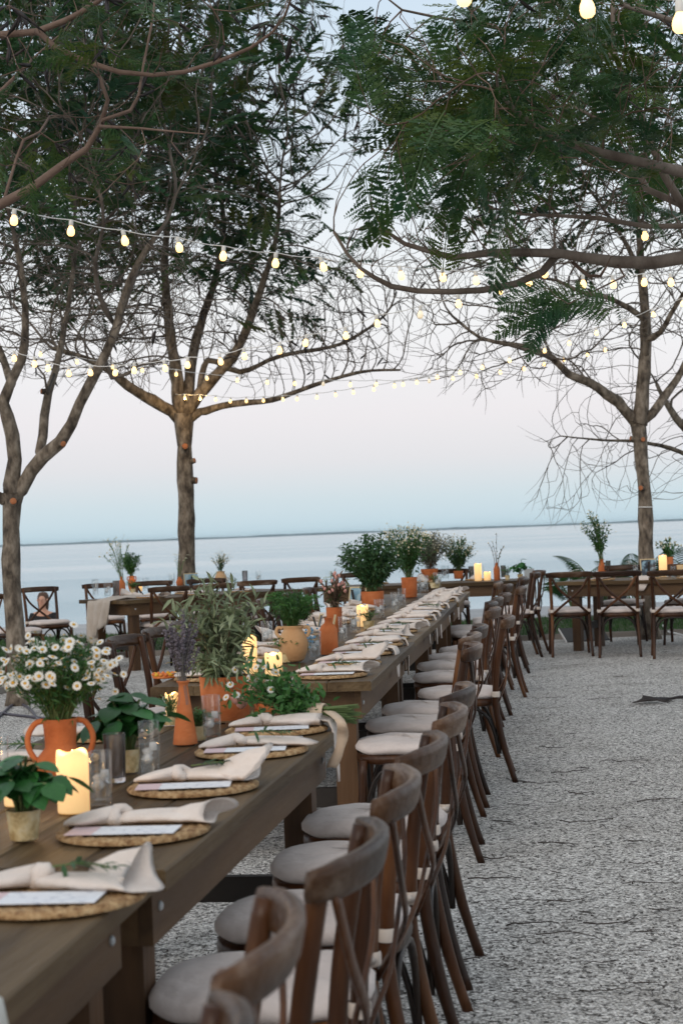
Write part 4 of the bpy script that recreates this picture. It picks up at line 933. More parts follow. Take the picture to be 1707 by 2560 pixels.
a, l = inv('A', 134, 2248); setting('A', a, l, False, 'by the joint of the two tables before the gap', 4, sprig=True)
for i, (px, py, v) in enumerate([(38, 1905, 2), (205, 1842, 0)]):
    a, l = inv('B', px, py); setting('B', TW - .19, l, True, ['behind the two-handled jug', 'behind the basil pot beside the jug'][i], v, sprig=(i == 0), card_=False)
for ki, k in enumerate('CDEH'):
    for i in range(4):
        j = ki * 4 + i; setting(k, .20, .27 + .61 * i + rng.normal() * .02, False, f'aisle side, {ORD[j]} from the bare table end', j, drape=(j in (2, 3, 6, 7, 8, 10, 12)), sprig=(j in (0, 2, 4, 5, 9)))
    if ki < 3:
        for i in range(4): j = ki * 4 + i; setting(k, TW - .20, .30 + .61 * i, True, f'lawn side, {ORD[j]} from the bare table end', j + 2, card_=(j % 2 == 0))
for i in range(3): setting('L', .2, .45 + .6 * i, False, f'left table, {ORD[i]} from the gauzy cloth', i)
for i in range(2): setting('L', TW - .2, .6 + .7 * i, True, f'water side of the left table, {ORD[i]} from the gauzy cloth', i + 1, card_=False)
for i in range(4): setting('G', .2, .42 + .5 * i, False, f'right table, {ORD[i]} from its end', i + 1, drape=(i == 1))
for i in range(3): setting('F', .2, .5 + .6 * i, False, f'crosswise far table, {ORD[i]} from its right end', i, card_=False)
# white plate rim and cloth at the corner of the first table
e = empty('white_cloth', tp('A', .10, 1.32)); q = MB(); G_ = []
for i in range(12):
    t = i / 11; row = []
    for j in range(9):
        s = j / 8; x = -.16 + t * .30; y = -.15 + s * .26; z = .012 + .006 * math.sin(6 * s + 2 * t)
        if x > .105: z -= (x - .105) * 1.5; x = .105 + (x - .105) * .35
        row.append((x, y + .02 * math.sin(3 * t), z))
    G_.append(row)
q.grid(G_); o = q.obj('cloth', 'petal_white', e); md = o.modifiers.new('thick', 'SOLIDIFY'); md.thickness = .004; e.rotation_euler = (0, 0, TB['A'][1]); tag(e, 'plain white cloth hanging over the edge of the first table', 'cloth')

# ------------------------------------------------------------------ vessels
PROF = {
 'jug': [(.55, 0), (.70, .02), (.92, .14), (1, .27), (.95, .40), (.74, .50), (.62, .555), (.61, .62), (.65, .85), (.69, 1.0), (.645, 1.0), (.60, .85), (.55, .6), (.6, .45), (.5, .1), (.01, .05)],
 'cone': [(.96, 0), (1, .012), (.93, .12), (.66, .50), (.42, .82), (.36, .92), (.44, .965), (.56, .992), (.54, 1.0), (.42, .985), (.28, .9), (.3, .6), (.01, .3)],
 'pot': [(.88, 0), (.91, .012), (1, .99), (.985, 1.0), (.93, 1.0), (.92, .97), (.86, .3), (.01, .25)],
 'bottle': [(.88, 0), (1, .02), (1, .58), (.96, .68), (.72, .79), (.40, .86), (.36, .93), (.42, .985), (.41, 1.0), (.33, 1.0), (.28, .9), (.01, .6)],
 'amphora': [(.52, 0), (.72, .06), (.94, .30), (1, .48), (.96, .62), (.80, .78), (.66, .87), (.64, .92), (.74, .985), (.73, 1), (.64, 1), (.55, .88), (.01, .5)],
 'bowl': [(.5, 0), (.55, .04), (.85, .45), (.98, .85), (1, 1), (.93, 1), (.8, .5), (.01, .15)],
 'round': [(.45, 0), (.7, .05), (.97, .32), (1, .45), (.9, .64), (.58, .80), (.40, .86), (.42, .95), (.48, 1), (.40, 1), (.33, .85), (.01, .5)]}
def vessel(kind, loc, w_, h_, mat, name, label, cat='vase', handles=0, group=None, rz=0):
    e = empty(name, loc, rz); b = MB(); b.lathe([(r_ * w_ / 2, z * h_) for r_, z in PROF[kind]], 32); b.obj('body', mat, e)
    for s in range(handles):
        sg = 1 if s == 0 else -1; q = MB()
        if kind == 'jug': pts = [(.66 * w_ / 2, .97), (.98 * w_ / 2, .93), (1.25 * w_ / 2, .76), (1.24 * w_ / 2, .56), (.98 * w_ / 2, .36)]
        else: pts = [(.70 * w_ / 2, .93), (1.0 * w_ / 2, .95), (1.12 * w_ / 2, .82), (.9 * w_ / 2, .68)]
        q.tube(_cr([(sg * x, 0, z * h_) for x, z in pts], 5), .045 * w_, 8, flat=1.3); q.obj('handle', mat, e)
    return tag(e, label, cat, group)
def on(px, py, z=TH): return atz(px, py, z)
def size(p, w_, h_): return w_ * p.y / FPX, h_ * p.y / FPX
def tumbler(px, py, w_, h_, label, kind='glass', fill=.62, group='glass tumblers on the tables', loc=None):
    p = loc or on(px, py); W_, H_ = size(p, w_, h_); r_ = W_ / 2; e = empty('tumbler', p)
    b = MB(); b.lathe([(r_ * .86, 0), (r_ * .9, .003), (r_, H_), (r_ * .985, H_ + .0015), (r_ * .95, H_), (r_ * .86, H_ * .13), (r_ * .7, H_ * .10), (.0005, H_ * .095)], 28); b.obj('glass_wall', kind, e)
    if fill and kind == 'glass':
        b = MB(); b.lathe([(r_ * .70, H_ * .115), (r_ * .845, H_ * .15), (r_ * (.85 + .09 * fill), H_ * fill), (.0005, H_ * fill)], 24, cap0=True); b.obj('water', 'water_in_glass', e)
        for k in range(3):
            b = MB(); s = r_ * .36; b.box((-s, -s, -s), (s, s, s), taper=s * .15); o = b.obj('ice_cube', 'ice', e); o.location = (r_ * .36 * math.cos(k * 2.1), r_ * .36 * math.sin(k * 2.1), H_ * (fill - .04) - k * H_ * .10); o.rotation_euler = (k, k * 1.3, k * .7)
    return tag(e, label, 'glass', group)
def candle(px, py, w_, h_, label, loc=None):
    p = loc or on(px, py); W_, H_ = size(p, w_, h_); r_ = W_ / 2; e = empty('pillar_candle', p); ph = rng.uniform(0, 6)
    wob = lambda t, i: (.035 * H_ ** .5 * .12 * math.sin(2 * t + ph) + .006 * math.sin(3 * t + 1 + ph)) if 3 <= i <= 6 else 0
    b = MB(); b.lathe([(r_ * .97, 0), (r_, .004), (r_, H_ * .5), (r_, H_ * .96), (r_ * .97, H_), (r_ * .86, H_), (r_ * .80, H_ * .985 - .006), (r_ * .5, H_ - .016), (.0005, H_ - .018)], 28, wob=wob); b.obj('wax', 'candle_glow', e)
    b = MB(); b.tube([(0, 0, H_ - .02), (0, 0, H_ - .004), (.001, 0, H_ + .004)], [.0025, .004, .001], 6); b.obj('flame', 'wick_glow', e)
    ld = bpy.data.lights.new('candle_light', 'POINT'); ld.energy = .35; ld.color = (1, .55, .2); ld.shadow_soft_size = .012; lo_ = bpy.data.objects.new('candle_light', ld); COL.objects.link(lo_); lo_.parent = e; lo_.location = (0, 0, H_ + .02)
    return tag(e, label, 'candle', 'lit pillar candles on the tables')

# ------------------------------------------------------------------ plants in the vessels
def bez(a, c, b_, k): return [a * (1 - t) ** 2 + c * 2 * t * (1 - t) + b_ * t * t for t in np.linspace(0, 1, k)]
OCT = (oc * np.array([1, 1, 1.2]), ot)
DAISY_P = MB(); 
for k_ in range(13):
    a = 2 * math.pi * k_ / 13; c, s = math.cos(a), math.sin(a); w_ = .2
    DAISY_P.add([(c * .28, s * .28, .02), (c * .62 - s * w_, s * .62 + c * w_, .07), (c * 1.0 - s * .09, s * 1.0 + c * .09, .0), (c * 1.0 + s * .09, s * 1.0 - c * .09, .0), (c * .62 + s * w_, s * .62 - c * w_, .07)], [(0, 4, 3, 2, 1)])
ME_PETALS = DAISY_P.mesh('petals', 'petal_white'); bb = MB(); bb.lathe([(.34, .0), (.33, .10), (.22, .20), (.001, .24)], 12); ME_EYE = bb.mesh('flower_eye', 'flower_yellow')
def bouquet(name, label, base, h_, rad, stems, leaf=None, lw=.3, ll=(.03, .05), lpn=10, lmat='leaf_green', smat='stem_green', t0=.3, flower=None, fsize=.012, fmat='petal_white', fn=1, lean=(0, 0), flat_=1, objs=False, cat='bouquet', upr=.55, droop=.25, sr=.0016, group=None, fine=None):
    e = empty(name, base); S = MB(); LP, LD, LL, FP, FD = [], [], [], [], []
    for i in range(stems):
        a = rng.uniform(0, 2 * math.pi); u = rng.random() ** .6; hh = h_ * rng.uniform(.55, 1.0) * (1 - .25 * u * u)
        tip = np.array((rad * u * math.cos(a) + lean[0] * hh, rad * u * math.sin(a) * flat_ + lean[1] * hh, hh)); r0_ = np.array((rng.normal() * .012, rng.normal() * .012, -.06))
        c = np.array((tip[0] * .25, tip[1] * .25, hh * upr + .02)); C = bez(r0_, c, tip, 7); S.tube(C, np.linspace(sr, sr * .5, 7), 4, cap=False)
        for k in range(lpn):
            t = t0 + (1 - t0) * (k + rng.random()) / lpn; q = r0_ * (1 - t) ** 2 + c * 2 * t * (1 - t) + tip * t * t; d = (tip - r0_) / np.linalg.norm(tip - r0_)
            v = rdir(1)[0]; v = v * .9 + d * .55; v[2] -= droop * rng.random(); LP.append(q); LD.append(v); LL.append(rng.uniform(*ll) * (1.1 - .35 * t))
        for k in range(fn): 
            q = tip + (rng.normal(size=3) * np.array((.028, .028, .030)) if k else 0); FP.append(q); v = rdir(1)[0] * .45 + (tip / np.linalg.norm(tip)) * .5 + np.array((0, -.35, .35)); FD.append(v)
            if k: S.tube([C[-2], (C[-2] + q) / 2 + np.array((0, 0, .004)), q], [sr * .5, sr * .4, sr * .3], 3, cap=False)
    S.obj('stems', smat, e)['kind'] = 'stuff'
    if lpn:
        LP, LD, LL = map(np.array, (LP, LD, LL)); U = rdir(len(LP)) * .6; U[:, 2] += .8
        if objs:
            mt_ = leafT(lw); lb_ = MB(); lb_.add(mt_, [tuple(t) for t in LEAF_T]); me = lb_.mesh('leaf', lmat)
            for M_ in frames(LP, LD, U, LL)[:objs]:
                o = link('leaf', me, e); o.matrix_local = Matrix([list(M_[0]), list(M_[1]), list(M_[2]), [0, 0, 0, 1]])
            if len(LP) > objs:
                g = NPM(); g.place(mt_, LEAF_T, frames(LP, LD, U, LL)[objs:]); g.obj('small_leaves', lmat, e)
        else:
            g = NPM(); g.place(leafT(lw) if leaf != 'dia' else DIA_V * np.array([1, lw, 1]), LEAF_T if leaf != 'dia' else DIA_T, frames(LP, LD, U, LL)); g.obj('leaves', lmat, e)
    if fine:                                                # feathery green between the stems
        nf, fl, fm = fine; P = blob(nf, (lean[0] * h_ * .6, lean[1] * h_ * .6, h_ * .55), rad * .8, rad * .8 * flat_, h_ * .40); g = NPM(); g.place(DIA_V * np.array([1, .16, 1]), DIA_T, frames(P, rdir(nf, .6), rdir(nf), rng.uniform(.6, 1.3, nf) * fl)); g.obj('feathery_leaves', fm, e)
    if flower:
        FP, FD = np.array(FP), np.array(FD); n_ = len(FP); sz = rng.uniform(.75, 1.15, n_) * fsize
        if flower == 'daisy':
            U = rdir(n_)
            for M_ in frames(FP, U, FD, sz):
                Z = M_[:, 2] / np.linalg.norm(M_[:, 2]); o = link('daisy', ME_PETALS, e); o.matrix_local = Matrix([list(M_[0]), list(M_[1]), list(M_[2]), [0, 0, 0, 1]]); link('flower_eye', ME_EYE, o)
        elif flower == 'dots': g = NPM(); g.place(*OCT, frames(FP, rdir(n_), rdir(n_), sz)); g.obj('blossoms', fmat, e)
        elif flower == 'tiny_daisy':
            g = NPM(); pv = np.array([(0, 0, .1)] + [(math.cos(2 * math.pi * k / 8) * (1 if k % 2 else .55), math.sin(2 * math.pi * k / 8) * (1 if k % 2 else .55), 0) for k in range(8)]); pt = np.array([(0, 1 + k, 1 + (k + 1) % 8) for k in range(8)])
            M_ = frames(FP, rdir(n_), FD, sz); g.place(pv, pt, M_); g.obj('blossoms', fmat, e); g = NPM(); M2 = frames(FP + FD * .002, rdir(n_), FD, sz * .32); g.place(*OCT, M2); g.obj('blossom_eyes', 'flower_yellow', e)
        elif flower == 'umbel':
            Q = np.repeat(FP, 46, 0); k = len(Q); rr = np.sqrt(rng.random(k)); an = rng.uniform(0, 6.283, k); off = np.stack([rr * np.cos(an), rr * np.sin(an), .35 - .4 * rr * rr], 1) * np.repeat(sz, 46)[:, None]
            g = NPM(); g.place(DIA_V * np.array([1, .7, 1]), DIA_T, frames(Q + off, rdir(k, .5), rdir(k), np.repeat(sz, 46) * .26)); g.obj('umbels', fmat, e)
        elif flower == 'spike':
            g = NPM(); k = 26; Q = np.repeat(FP, k, 0); t = np.tile(np.linspace(0, 1, k), n_)[:, None]; D_ = FP / np.linalg.norm(FP, axis=1, keepdims=True); Q = Q - np.repeat(D_, k, 0) * t * fsize * 8 + rng.normal(size=Q.shape) * fsize * .30
            g.place(*OCT, frames(Q, np.repeat(D_, k, 0) + rdir(len(Q)) * .6, rdir(len(Q)), rng.uniform(.3, .6, len(Q)) * fsize)); g.obj('flower_spikes', fmat, e)
        elif flower == 'bud':
            for M_ in frames(FP, FD, rdir(n_), sz):
                q = MB(); q.lathe([(.12, -.2), (.42, .05), (.5, .4), (.42, .8), (.22, 1.15), (.02, 1.3)], 12); o = q.obj('flower_bud', fmat, e); Z = Vector(M_[:, 0]).normalized(); o.location = M_[:, 3]; o.rotation_euler = Z.to_track_quat('Z', 'Y').to_euler(); o.scale = [np.linalg.norm(M_[:, 0])] * 3
    return tag(e, label, cat, group)
def potted(px, py, w_, h_, label, style, plant_h, plant_r, loc=None, n=14, pot='wicker', objs=True):
    p = loc or on(px, py); W_, H_ = size(p, w_, h_); e = empty('potted_herb', p)
    b = MB(); pr = [(.78, 0), (.80, .02)] + [(.80 + .2 * t + .025 * (i % 2), t) for i, t in enumerate(np.linspace(.06, .96, 9))] + [(1.05, 1), (.97, 1.0), (.93, .9), (.01, .88)]
    wv = lambda t, i: .006 * W_ * math.sin(10 * t + i * math.pi)
    b.lathe([(r_ * W_ / 2, z * H_) for r_, z in pr], 30, wob=wv); pt_ = b.obj('pot', pot, e)
    b = MB(); b.lathe([(W_ * .46, H_ * .90), (W_ * .3, H_ * .93), (.0005, H_ * .94)], 16, cap0=False); b.obj('soil', 'soil', pt_)
    S = MB(); R_h, R_r = plant_h * p.y / FPX, plant_r * p.y / FPX; LP, LD, LL = [], [], []
    for i in range(n):
        a = 2.4 * i; u = ((i + .5) / n) ** .6; tip = np.array((R_r * u * math.cos(a), R_r * u * math.sin(a), H_ + R_h * (1 - .5 * u) * rng.uniform(.7, 1.05))); r0_ = np.array((W_ * .2 * math.cos(a) * u, W_ * .2 * math.sin(a) * u, H_ * .9)); c = np.array((tip[0] * .3, tip[1] * .3, H_ + R_h * .5))
        S.tube(bez(r0_, c, tip, 6), [.0032 if style == 'basil' else .0012] * 6, 5)
        for k in range(4 if style == 'basil' else 16):
            t = 1 - (k // 2) * .22 if style == 'basil' else rng.uniform(.2, 1); q = r0_ * (1 - t) ** 2 + c * 2 * t * (1 - t) + tip * t * t; an = a + math.pi / 2 * (k // 2) + math.pi * (k % 2) + rng.normal() * .4
            LP.append(q); LD.append((math.cos(an), math.sin(an), rng.uniform(-.75, .15) if style == 'basil' else rng.uniform(-.3, .8))); LL.append((R_r * rng.uniform(.52, .80) if style == 'basil' else R_r * rng.uniform(.14, .24)))
    S.obj('stems', 'stem_green', e)['kind'] = 'stuff'; LP, LD, LL = map(np.array, (LP, LD, LL)); U = rdir(len(LP)) * .3; U[:, 2] += 1; Ms = frames(LP, LD, U, LL)
    if style == 'basil':
        q = MB(); V = []
        for i in range(7):
            t = i / 6; w2 = .38 * math.sin(math.pi * t ** .8) ** .8
            for j in range(5): s = (j - 2) / 2; V.append((t, s * w2, -.22 * t * t - .0 + .16 * abs(s) * w2 * (1 if t < .9 else 0) - .10 * s * s * w2))
        q.add(V, [(i * 5 + j, i * 5 + j + 1, (i + 1) * 5 + j + 1, (i + 1) * 5 + j) for i in range(6) for j in range(4)]); me = q.mesh('leaf', 'leaf_basil')
        for M_ in Ms:
            o = link('leaf', me, e); o.matrix_local = Matrix([list(M_[0]), list(M_[1]), list(M_[2]), [0, 0, 0, 1]])
    else: g = NPM(); g.place(leafT(.35), LEAF_T, Ms); g.obj('leaves', 'leaf_fern' if style == 'herb' else 'leaf_dark', e)
    return tag(e, label, 'potted herb')
def top(o_loc, h_): return Vector(o_loc) + Vector((0, 0, h_ - .01))

# ---- first tables: jug with chamomile, basil, candles, olive branches, lavender
p = on(156, 1958); W_, H_ = size(p, 126, 162); vessel('jug', p, W_, H_, 'terracotta', 'two_handled_jug', 'two-handled terracotta jug holding the chamomile', 'jug', 2, rz=.15)
bouquet('chamomile_bouquet', 'big bunch of white chamomile daisies in the two-handled jug', top(p, H_), .215, .145, 125, lw=.16, ll=(.015, .03), lpn=7, lmat='leaf_fern', flower='daisy', fn=2, fsize=.0122, lean=(.0, 0), fine=(2200, .028, 'leaf_green'), upr=.45)
potted(62, 2098, 84, 74, 'basil in a woven pot beside the tall lit candle', 'basil', 150, 112, n=22)
potted(322, 1930, 60, 58, 'basil in a woven pot behind the two-handled jug and tumbler', 'basil', 160, 100, n=22)
candle(186, 2030, 80, 150, 'tall lit pillar candle in front of the two-handled jug')
candle(49, 2012, 74, 80, 'short lit candle behind the front basil pot')
tumbler(255, 2012, 60, 132, 'tumbler right beside the tall lit pillar candle'); tumbler(377, 1950, 54, 145, 'tumbler between the basil pot and the tall cone vase')
tumbler(290, 1955, 56, 120, 'ribbed pale tumbler behind the basil in front of the jug', 'glass_smoke', 0); tumbler(6, 1990, 40, 150, 'tumbler left of the two-handled jug')
p = on(464, 1860); W_, H_ = size(p, 62, 158); vessel('cone', p, W_, H_, 'terracotta', 'cone_vase', 'tall cone-shaped terracotta vase holding dried lavender')
bouquet('dried_lavender', 'grey dried lavender spikes in the tall cone vase', top(p, H_), .225, .055, 26, lpn=0, smat='stem_dry', flower='spike', fsize=.010, fmat='lavender', sr=.0013, upr=.7)
candle(433, 1797, 36, 62, 'lit candle behind the tall cone vase'); potted(498, 1850, 42, 36, 'thyme in a woven pot beside the tall cone vase', 'herb', 55, 60, n=22); potted(428, 1812, 40, 22, 'flowering thyme left of the tall cone vase', 'herb', 75, 42, n=22)
tumbler(531, 1852, 48, 112, 'tumbler right of the tall cone vase'); tumbler(606, 1792, 42, 98, 'tumbler in front of the big terracotta planter')
p = on(566, 1797); W_, H_ = size(p, 128, 108); vessel('pot', p, W_, H_, 'terracotta', 'terracotta_planter', 'wide terracotta planter holding the olive branches', 'planter')
bouquet('olive_branches', 'spreading silvery olive branches in the wide terracotta planter', top(p, H_), .35, .18, 28, lw=.22, ll=(.05, .085), lpn=26, lmat='leaf_olive', smat='stem_brown', t0=.22, objs=300, cat='branches', lean=(-.12, 0), droop=.6, upr=.5)
bouquet('drooping_olive_sprays', 'drooping olive sprays spilling over the planter rim', top(p, H_) + Vector((-.02, -.03, 0)), .07, .21, 16, lw=.22, ll=(.045, .075), lpn=18, lmat='leaf_olive', smat='stem_brown', t0=.3, cat='branches', droop=.9, upr=1.3)
p = on(660, 1792); W_, H_ = size(p, 46, 60); vessel('jug', p, W_, H_, 'terracotta', 'small_jug', 'small terracotta jug with loop handles behind the tied bouquet', 'jug', 2, rz=.8)
# tied bouquet lying on the corner
TBq = empty('tied_bouquet', atz(795, 1790, TH + .035)); ax = Vector((.90, -.43, 0)).normalized(); TBq.rotation_euler = (0, 0, math.atan2(ax.y, ax.x))
S = MB(); H2 = MB(); LP, LD, LL, FPs = [], [], [], []
for i in range(44):
    a, r_ = rng.uniform(0, 6.283), rng.random() ** .5; y0, z0 = .022 * r_ * math.cos(a), .022 * r_ * math.sin(a)
    S.tube([(-.02, y0, z0 + .01), (.04, y0 * .9, z0 * .9 + .01), (.125 + rng.uniform(-.02, .02), y0 * 1.9, z0 * 1.5 + .006)], [.0024, .0024, .0022], 5)
    tip = np.array((-.10 - .17 * rng.random(), y0 * 5.2, .03 + abs(z0) * 4.6 + .02)); C = bez(np.array((-.02, y0, z0 + .01)), np.array((-.10, y0 * 1.5, z0 * 1.2 + .03)), tip, 5); H2.tube(C, .0014, 4)
    for k in range(26): t = rng.random(); q = C[0] * (1 - t) + tip * t + rng.normal(size=3) * np.array((.03, .028, .024)); q[2] = max(q[2], -.028); LP.append(q); LD.append(rdir(1)[0] + np.array((-.6, 0, .2))); LL.append(rng.uniform(.018, .036))
    if i % 2 == 0: FPs.append(tip + np.array((rng.normal() * .02, rng.normal() * .03, .012)))
S.obj('cut_stems', 'stem_green', TBq)['kind'] = 'stuff'; H2.obj('flower_stems', 'stem_green', TBq)['kind'] = 'stuff'
g = NPM(); g.place(leafT(.4), LEAF_T, frames(np.array(LP), np.array(LD), rdir(len(LP)), np.array(LL))); g.obj('leaves', 'leaf_green', TBq)
for q in FPs:
    M_ = frames(q, rdir(1), np.array((-.2, -.7, .7)), .012)[0]; o = link('daisy', ME_PETALS, TBq); o.matrix_local = Matrix([list(M_[0]), list(M_[1]), list(M_[2]), [0, 0, 0, 1]]); link('flower_eye', ME_EYE, o)
for q in [(-.26, -.05, .05), (-.24, .03, .07), (-.27, .0, .03)]:
    b = MB(); b.lathe([(.006, -.01), (.016, .0), (.019, .012), (.012, .026), (.002, .032)], 12, q); b.obj('pink_bloom', 'flower_pink', TBq)
b = MB(); b.lathe([(.0265, -.026), (.0285, -.02), (.029, 0), (.0285, .02), (.0265, .026)], 20, cap0=False); o = b.obj('ribbon_wrap', 'ribbon', TBq); o.location = (.0, 0, .012); o.rotation_euler = (0, math.pi / 2, 0)
R3 = Matrix.Rotation(TBq.rotation_euler[2], 3, 'Z').inverted(); wpt = [atz(800, 1765, TH + .05)] + [atd(x, y, 5.15) for x, y in [(848, 1800), (856, 1840), (846, 1880), (828, 1920)]]; P0 = Vector(TBq.location); rows = []
for i, q in enumerate(_cr([tuple(R3 @ (v - P0)) for v in wpt], 4)):
    w2 = .016 + .002 * math.sin(i); rows.append([(q[0] - w2, q[1] - .002, q[2]), (q[0], q[1] + .003 * math.sin(i * .8), q[2] + .002), (q[0] + w2, q[1] + .004, q[2])])
b = MB(); b.grid(rows); o = b.obj('ribbon_tail', 'ribbon', TBq); md = o.modifiers.new('thick', 'SOLIDIFY'); md.thickness = .0015
tag(TBq, 'ribbon-tied bouquet of daisies lying on the table corner', 'bouquet')

# ---- long row
def vb(kind, px, py, w_, h_, mat, name, label, handles=0, cat='vase'):
    p = on(px, py); a, c = size(p, w_, h_); vessel(kind, p, a, c, mat, name, label, cat, handles); return top(p, c)
candle(685, 1690, 44, 56, 'short lit candle between the olive branches and stoneware jar'); candle(627, 1684, 36, 92, 'tall lit candle behind the olive branches')
t = vb('amphora', 735, 1654, 74, 90, 'stoneware', 'stoneware_jar', 'beige stoneware jar holding feathery dill', 2, 'jar')
bouquet('dill_bunch', 'feathery green dill and umbels in the beige stoneware jar', t, .175, .14, 44, leaf='dia', lw=.10, ll=(.018, .04), lpn=46, lmat='leaf_fern', flower='umbel', fsize=.030, fmat='leaf_fern', fine=(900, .03, 'leaf_green'))
bouquet('blue_blossoms', 'small tuft of blue blossoms beside the stoneware jar', on(770, 1622), .07, .035, 14, ll=(.01, .02), lpn=3, flower='dots', fsize=.009, fmat='flower_blue', fn=5)
potted(716, 1655, 46, 24, 'rosemary in a woven pot before the stoneware jar', 'herb', 52, 52, n=22)
tumbler(669, 1614, 30, 60, 'tumbler left of the beige stoneware jar'); tumbler(788, 1648, 33, 70, 'tumbler right of the beige stoneware jar')
vb('bottle', 823, 1636, 46, 92, 'terracotta', 'terracotta_bottle', 'square-shouldered terracotta bottle beside the protea cup', 0, 'bottle')
t = vb('pot', 837, 1580, 40, 62, 'terracotta', 'terracotta_cup', 'terracotta cup holding the pink protea bunch', 0, 'cup')
bouquet('protea_bunch', 'pink protea buds and dark stalks in the terracotta cup', t, .21, .12, 22, lw=.22, ll=(.05, .09), lpn=6, lmat='stem_brown', smat='stem_brown', flower='bud', fsize=.020, fmat='flower_pink', sr=.003, droop=0)
bouquet('scabiosa_stems', 'pale green round seed heads rising from the protea bunch', t, .24, .10, 14, ll=(.02, .035), lpn=6, flower='umbel', fsize=.015, fmat='flower_green', lean=(.0, 0))
tumbler(858, 1602, 22, 60, 'narrow tumbler between terracotta bottle and protea cup'); tumbler(888, 1580, 29, 54, 'tumbler before the short candle by the big fern pot'); candle(907, 1566, 29, 52, 'short lit candle before the large green bouquet'); potted(922, 1572, 30, 20, 'small yellow-green thyme before the short candle', 'herb', 34, 32, n=18)
t = vb('pot', 932, 1522, 58, 44, 'terracotta', 'terracotta_pot', 'broad terracotta pot under the large dark green bouquet', 0, 'pot')
bouquet('large_green_bouquet', 'large dark green leafy bouquet in the broad terracotta pot', t, .48, .30, 95, lw=.48, ll=(.035, .065), lpn=26, lmat='leaf_dark', flower='umbel', fsize=.022, fmat='leaf_green', fine=(900, .03, 'leaf_dark'), sr=.0022)
tumbler(949, 1545, 26, 46, 'tumbler right before the broad terracotta pot'); tumbler(988, 1528, 22, 47, 'left tumbler of a pair right of the broad terracotta pot'); tumbler(1005, 1515, 20, 44, 'right tumbler of a pair right of the broad terracotta pot')
t = vb('pot', 1024, 1493, 40, 50, 'terracotta', 'small_terracotta_pot', 'small terracotta pot under the white wildflower bouquet', 0, 'pot')
bouquet('white_wildflower_bouquet', 'airy white wildflower bouquet next to the large green one', t, .50, .29, 105, lw=.38, ll=(.03, .05), lpn=16, lmat='leaf_green', flower='tiny_daisy', fsize=.011, fmat='flower_cream', fn=4, fine=(700, .03, 'leaf_dark'))
tumbler(1042, 1488, 20, 42, 'tumbler in front of the small terracotta pot'); tumbler(1060, 1479, 22, 40, 'tumbler between white wildflowers and the olive bowl')
t = vb('bowl', 1074, 1452, 44, 30, 'terracotta', 'terracotta_bowl', 'low terracotta bowl under the dusky olive bouquet', 0, 'bowl')
bouquet('dusky_bouquet', 'dusky grey-green olive and seed bouquet in the low bowl', t, .48, .36, 70, lw=.2, ll=(.05, .085), lpn=22, lmat='leaf_grey', smat='stem_brown', flower='dots', fsize=.010, fmat='flower_cream', fn=2)
bouquet('dark_seed_stems', 'dark seed stems standing in the low terracotta bowl', t + Vector((.05, 0, 0)), .46, .12, 20, lw=.5, ll=(.02, .03), lpn=14, lmat='stem_brown', smat='stem_brown')
potted(1087, 1470, 26, 14, 'small herb pot by the low terracotta bowl', 'herb', 26, 22, n=16); tumbler(1094, 1470, 20, 38, 'tumbler beside the herb pot by the low bowl'); tumbler(1113, 1448, 20, 34, 'tumbler between the low bowl and the creamy bouquet')
t = vb('pot', 1146, 1447, 24, 20, 'terracotta', 'small_pot', 'little terracotta pot under the creamy last bouquet', 0, 'pot')
bouquet('creamy_bouquet', 'loose creamy white bouquet at the end of the long row', t, .44, .24, 72, lw=.4, ll=(.035, .06), lpn=15, lmat='leaf_dark', flower='tiny_daisy', fsize=.012, fmat='flower_cream', fn=3, fine=(400, .035, 'leaf_green'))
# ---- picture frames
def frame(px, py, w_, h_, yaw, photo_, label, loc=None, lean=14):
    p = loc or on(px, py); W_, H_ = size(p, w_, h_); e = empty('photo_frame', p, yaw); rt = empty('tmp'); bpy.data.objects.remove(rt); t = .006
    for nm, lo, hi in [('rail', (-W_ / 2, 0, 0), (W_ / 2, .012, t * 1.6)), ('rail', (-W_ / 2, 0, H_ - t * 1.6), (W_ / 2, .012, H_)), ('stile', (-W_ / 2, 0.0005, t * 1.6), (-W_ / 2 + t * 1.6, .0115, H_ - t * 1.6)), ('stile', (W_ / 2 - t * 1.6, 0.0005, t * 1.6), (W_ / 2, .0115, H_ - t * 1.6))]:
        b = MB(); b.box(lo, hi); b.obj(nm, 'frame_gold', e, False).rotation_euler = (math.radians(-lean), 0, 0)
    b = MB(); b.box((-W_ / 2 + t, .004, t), (W_ / 2 - t, .008, H_ - t)); b.obj('picture', photo_, e, False).rotation_euler = (math.radians(-lean), 0, 0)
    b = MB(); b.box((-.012, .008, 0), (.012, .012, H_ * .85)); b.obj('stand', 'sign_black', e, False).rotation_euler = (math.radians(16), 0, 0); bpy.context.view_layer.update()
    st = [c for c in bpy.data.objects if c.parent == e][-1]; st.location = (0, .085, 0)
    return tag(e, label, 'photo frame', 'gold photo frames on the tables')
frame(885, 1514, 34, 48, -.5, 'photo_sea', 'gold photo frame leaning before the broad terracotta pot'); frame(792, 1585, 16, 52, -1.2, 'photo_dusk', 'gold photo frame seen edge-on behind the blue blossoms')
